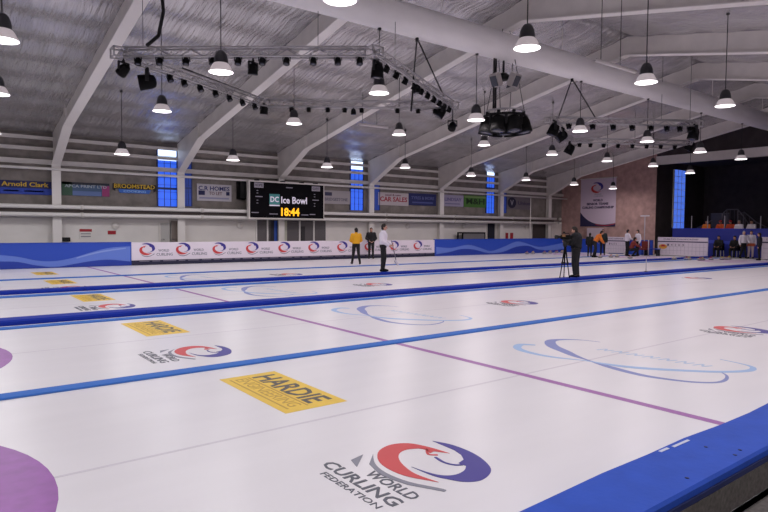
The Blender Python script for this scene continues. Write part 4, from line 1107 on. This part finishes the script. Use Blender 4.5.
# cameraman
g, H = scale_h(574, 280, 228.5)
cz = .085
cmz = face_to((g.x, g.y), (g.x-4, g.y+6))
person('person in black filming with a video camera on a tripod', (onY(576, 260, 11.36).x, 11.36, cz), 1.9, 1.62, flatm((12, 13, 20), .85), BLK, coat=.065, slack=.035, hair=HAIRD, pose=dict(
    el_l=(.1, .26, 1.18), wr_l=(.34, .14, 1.22), el_r=(.12, -.26, 1.16), wr_r=(.36, -.12, 1.18), head=(.07, 0, 1.61), knee_l=(.03, .1, .5), look=(1, 0, -.1)),
    trim=[('collar_flash', flatm((170, 170, 180)), [(-.13, -.1, -.1, -.03, 1.40, 1.45)])])
tp = onZ(564.5, 279.5, .0); d0 = (tp-CAM).dot(_F)
f1, f2 = onY(560, 270, 11.5), onY(569.5, 270, 11.24)
top = CAM+ray(566.5, 247)*d0
top = Vector((f2.x*.5+f1.x*.5, f1.y*.5+f2.y*.5+.0, 0))
top.z = 1.12
t = thing('camera_tripod', 'black video tripod standing on the dark blue divider beside the cameraman', 'tripod', (top.x, top.y, .0))
tl = t.location
hub = Vector((0, 0, 1.12))
tp3 = Vector(((f1.x+f2.x)/2, f1.y+.12, .0))
for fpt in (f1, f2, Vector((top.x+.2, 11.54, .09))):
    q = Vector((fpt.x-tl.x, min(max(fpt.y, 11.2), 11.55)-tl.y, .088)); md = hub.lerp(q, .55)
    leg = MB(); leg.tube([hub, md], .022, 8); leg.tube([md, q+Vector((0, 0, .012))], .015, 8); lo = leg.build('leg', BLACK, t)
    k = MB(); ell(k, md, (.04, .04, .045)); k.build('leg_lock', BLACK2, lo)
    k = MB(); ell(k, q+Vector((0, 0, .016)), (.025, .025, .016)); k.build('rubber_foot', BLACK, lo)
m = MB(); m.lathe([(.05, 1.05), (.07, 1.12), (.07, 1.2), (.05, 1.24), (.09, 1.26), (.09, 1.29)], 14); m.build('pan_head', BLACK2, t)
m = MB(); m.tube([(.0, 0, 1.22), (.25, -.2, 1.08), (.4, -.3, 1.0)], .012, 6); m.build('pan_handle', BLACK, t)
t = thing('video_camera', 'black shoulder video camera mounted on the tripod', 'camera', (tl.x, tl.y, 1.29), 2.0)
t.scale = (.8, .8, .8)
m = MB(); m.box(-.2, .18, -.06, .06, .0, .17); m.box(-.28, -.2, -.05, .05, .02, .15); m.build('body', BLACK, t)
m = MB(); m.lathe([(.05, .16), (.055, .26), (.07, .28), (.085, .4), (.06, .4)], 16, 0, Matrix.Translation((0, 0, .09)) @ Matrix.Rotation(PI/2, 4, 'Y')); m.build('lens', BLACK2, t)
m = MB(); m.tube([(-.15, 0, .17), (-.13, 0, .24), (.1, 0, .24), (.12, 0, .17)], .014, 8); m.build('carry_handle', BLACK, t)
m = MB(); m.box(-.02, .1, .06, .14, .1, .19); m.build('viewfinder', flatm((120, 84, 50)), t)
m = MB(); m.box(.02, .1, -.03, .03, .25, .3); m.build('microphone', BLACK2, t)
# group at the far end
FAR = .02
def far_person(u, vf, label, rz, H, top, bottom, x=None, pose=None, hair=HAIRD, cap=None, trim=None, z=0.0, longhair=False):
    g = onZ(u, vf) if x is None else onX(u, vf, x)
    return person(label, (g.x, g.y, z), rz, H, top, bottom, hair=hair, pose=pose, vox=FAR, cap=cap, trim=trim, longhair=longhair)
bend = dict(pel=(-.05, 0, .93), chest=(.12, 0, 1.22), neck=(.24, 0, 1.35), head=(.33, 0, 1.48), sh_l=(.2, .18, 1.31), sh_r=(.2, -.18, 1.31), el_l=(.3, .24, 1.06), wr_l=(.42, .1, .9), el_r=(.3, -.24, 1.06), wr_r=(.42, -.1, .9), hip_l=(-.05, .09, .91), hip_r=(-.05, -.09, .91), ank_r=(-.16, -.12, .09), knee_r=(-.02, -.11, .5))
far_person(595.5, 257.3, 'person in an orange jacket leaning forward at the far end', -.9, 1.68, ORG, BLK, pose=bend)
far_person(602.5, 255.3, 'person in dark green and black beside the orange-jacketed one', -2.6, 1.62, DGR, BLK)
far_person(589.5, 256.5, 'person in dark clothes half hidden left of the orange jacket', .3, 1.4, BLK, BLK)
far_person(627, 256, 'person in a white jacket, left one of the pair at the far end', -.6, 1.62, WHT, BLK, pose=dict(el_l=(.1, .25, 1.15), wr_l=(.3, .1, 1.1), el_r=(.08, -.25, 1.15), wr_r=(.28, -.1, 1.1)))
far_person(637.5, 256, 'person in a white jacket with a dark number, right one of the pair', 2.6, 1.6, WHT, BLK, pose=dict(ank_l=(.1, .13, .09), ank_r=(-.12, -.13, .09)), trim=[('number_patch', flatm((70, 60, 100)), [(-.15, -.13, -.06, .06, 1.2, 1.32)])])
crouch = dict(hip_l=(-.1, .1, .42), hip_r=(-.1, -.1, .42), pel=(-.1, 0, .45), chest=(.02, 0, .78), neck=(.08, 0, .92), head=(.13, 0, 1.07), knee_l=(.3, .14, .46), knee_r=(.28, -.14, .44), ank_l=(.02, .12, .09), ank_r=(.0, -.12, .09), sh_l=(.05, .18, .87), sh_r=(.05, -.18, .87), el_l=(.24, .22, .68), wr_l=(.42, .1, .6), el_r=(.24, -.22, .68), wr_r=(.42, -.1, .6))
far_person(632.5, 256.3, 'person in a dark red jacket crouching between the pair in white', -1.0, 1.7, RDB, BLK, pose=crouch)
far_person(743, 258.3, 'grey-haired person in a white jacket near the right edge', -2.2, 1.58, WHT, BLK, hair=HAIRG, pose=dict(ank_l=(.12, .12, .09), ank_r=(-.14, -.12, .09), el_l=(.1, .26, 1.12), wr_l=(.3, .2, 1.0)))
far_person(750.5, 257.2, 'person in white with an orange band at the hips, behind the dark-clad one', -2.6, 1.6, WHT, flatm((206, 186, 190), .7), x=38.3, trim=[('hip_band', flatm((190, 92, 60), .7), [(-.15, .15, -.19, .19, .78, .95)])])
far_person(759, 260.3, 'person all in dark grey standing at the far right', 1.9, 1.5, NAV, BLK)
sit = dict(hip_l=(-.1, .1, .5), hip_r=(-.1, -.1, .5), pel=(-.1, 0, .53), chest=(-.08, 0, .88), neck=(-.06, 0, 1.03), head=(-.02, 0, 1.2), knee_l=(.32, .13, .52), knee_r=(.32, -.13, .52), ank_l=(.3, .12, .09), ank_r=(.3, -.12, .09), sh_l=(-.06, .18, .98), sh_r=(-.06, -.18, .98), el_l=(.02, .24, .72), wr_l=(.22, .12, .64), el_r=(.02, -.24, .72), wr_r=(.22, -.12, .64))
def chair(loc, rz, label, mt=None):
    t = thing('plastic_chair', label, 'chair', loc, rz); mt = mt or BLACK
    m = MB(); m.box(-.22, .22, -.22, .22, .39, .43); m.build('seat', mt, t)
    m = MB(); m.box(-.25, -.215, -.22, .22, .43, .82); m.build('backrest', mt, t)
    for a in (-.2, .2):
        for b in (-.2, .2): m = MB(); m.tube([(a, b, .39), (a*1.08, b*1.08, 0)], .018, 6); m.build('leg', STEEL, t)
for (u, wd) in ((718.5, 'left'), (734.5, 'right')):
    q = onX(u, 255, 38.9)
    chair((q.x, q.y, -.0), PI, 'dark chair under the %s dark-clad sitter below the blue stand' % wd)
    person('dark-clad person sitting below the blue stand, %s one of two' % wd, (q.x-.06, q.y, 0), PI, 1.7, BLK, BLK, vox=FAR, pose=sit)
# spectators behind the blue stand front
for (u, vh, c, wd, cp) in ((706.5, 222.5, ORG, 'spectator in orange sitting alone at the left end of the stand', None), (720.5, 223, flatm((206, 84, 34), .7), 'spectator in orange, left one of the pair sitting close together', RED), (730.5, 223, flatm((196, 70, 34), .7), 'spectator in red-orange, right one of the pair sitting close together', RED), (739, 224, WHT, 'spectator in white sitting right of the orange pair', None), (751.5, 224, flatm((214, 206, 212), .7), 'spectator in white sitting at the right of the stand', None)):
    q = onX(u, vh, 40.6); base = 1.0
    chair((40.65, q.y, base), PI, 'dark stand chair under the ' + wd.replace('sitting ', ''), flatm((40, 38, 46)))
    person('person: ' + wd if False else wd.replace('spectator', 'person'), (40.58, q.y, base), PI, 1.66, c, BLK, vox=FAR, pose=sit, hair=HAIRD if u != 739 else HAIRG, cap=cp)
# dark team bench and red box beside the white pair
q = onX(643.5, 254, 36.0)
t = thing('red_chair', 'dark red padded chair beside the pair in white', 'chair', (36.0, q.y, 0), PI)
m = MB(); m.box(-.25, .25, -.25, .25, .36, .46); m.build('seat', RDB, t)
m = MB(); m.box(-.27, -.2, -.25, .25, .46, .9); m.build('backrest', RDB, t)
for a in (-.22, .22):
    for b in (-.22, .22): m = MB(); m.tube([(a, b, .36), (a, b, 0)], .02, 6); m.build('leg', BLACK, t)
q = onX(652, 254, 36.2)
t = thing('team_bench', 'blue covered bench between the red chair and the long score panel', 'bench', (36.2, q.y, 0))
m = MB(); m.box(-.2, .2, -.45, .45, .40, .46); m.build('seat', BOARDMID, t)
for b in (-.38, .38): m = MB(); m.box(-.18, .18, b-.03, b+.03, 0, .40); m.build('leg', NAV, t)
# poles
def pole(u, vb, vt, x, label, r=.025, topbar=None, mt=None, z0=0.0):
    b = onX(u, vb, x); tz = onX(u, vt, x).z
    t = thing('marker_pole', label, 'pole', (x, b.y, z0)); mt = mt or flatm((176, 170, 180))
    m = MB(); m.tube([(0, 0, .02), (0, 0, tz-z0)], r, 8); m.build('shaft', mt, t)
    m = MB(); m.lathe([(.12, 0), (.12, .025)], 12); m.build('base', mt, t)
    if topbar:
        m = MB(); m.box(-.05, .05, -topbar, topbar, tz-z0, tz-z0+.08); m.build('top_bar', flatm((214, 208, 216)), t)
pole(644, 254, 216.5, 36.4, 'thin pole with a pale crossbar behind the pair in white', .03, .28)
pole(648.3, 254, 240, 35.4, 'short white pole right of the pair in white', .03)
g = onZ(646, 272)
b_ = onY(646, 271.5, 11.4)
t = thing('marker_pole', 'thin pole standing on the dark divider far beyond the cameraman', 'pole', (b_.x, 11.4, .09))
m = MB(); m.tube([(0, 0, 0), (0, 0, .55)], .014, 8); m.build('shaft', flatm((180, 174, 184)), t)
m = MB(); m.lathe([(.06, 0), (.06, .02)], 10); m.build('base', BLACK2, t)

# ------------------------------------------------------------------ curling stones
SP = None
GRAN = mat('granite', (142, 138, 146), .35, noise=((60, 60, 60), .25, 3))
HRED = flatm((178, 50, 46), .4); HYEL = flatm((212, 180, 60), .4)
def stone(x, y, rz, label, group, hm):
    t = thing('curling_stone', label, 'stone', (x, y, .0015), rz, group)
    if not hasattr(stone, 'b'):
        m = MB(); m.lathe([(.06, 0), (.09, .004), (.125, .03), (.143, .057), (.143, .067), (.125, .095), (.1, .112), (.04, .115)], 24); stone.b = m.build('body', GRAN, t)
    else:
        c = stone.b.copy(); C.objects.link(c); c.parent = t
    if hm.name not in stone.h:
        m = MB(); m.lathe([(.075, .112), (.07, .122), (.02, .124)], 16); m.tube([(-.06, 0, .12), (-.055, 0, .15), (-.02, 0, .165), (.09, 0, .165)], .016, 8); stone.h[hm.name] = m.build('handle', hm, t)
    else:
        c = stone.h[hm.name].copy(); C.objects.link(c); c.parent = t
stone.h = {}
for k, (u, v) in enumerate(((527, 255.8), (533, 255.8), (544.5, 255.6), (550, 255.5), (556.5, 255.4), (562, 255.3))):
    g = onY(u, 255, 24.9); stone(g.x, 24.9, random.uniform(-1, 1), 'grey curling stone in the row along the right blue board', 'curling stones along the right blue board', HYEL if k % 2 else HRED)
for k, (u, v) in enumerate(((674, 259.8), (686.5, 259.8), (689, 260.2), (700, 260.5), (702.5, 260.4), (711, 260), (722, 259.8), (726, 259.6), (729, 259.4))):
    g = onZ(u, v); stone(g.x, g.y, random.uniform(-1, 1), 'grey curling stone in the cluster before the long score panel', 'curling stones before the long score panel', HRED if k % 2 else HYEL)
for k, (u, v) in enumerate(((600, 258), (611, 257.6), (617, 257.4), (630, 258.6))):
    g = onZ(u, v); stone(g.x, g.y, random.uniform(-1, 1), 'grey curling stone on the ice near the orange-jacketed player', 'curling stones by the far players', HRED if k % 2 else HYEL)

# ------------------------------------------------------------------ light of the room
w = bpy.data.worlds.new('world'); bpy.context.scene.world = w; w.use_nodes = True
w.node_tree.nodes['Background'].inputs[0].default_value = (.35, .45, .7, 1); w.node_tree.nodes['Background'].inputs[1].default_value = .3
vs = bpy.context.scene.view_settings
vs.view_transform = 'Standard'; vs.look = 'None'; vs.gamma = 1.0; vs.exposure = 0.0; vs.use_curve_mapping = False
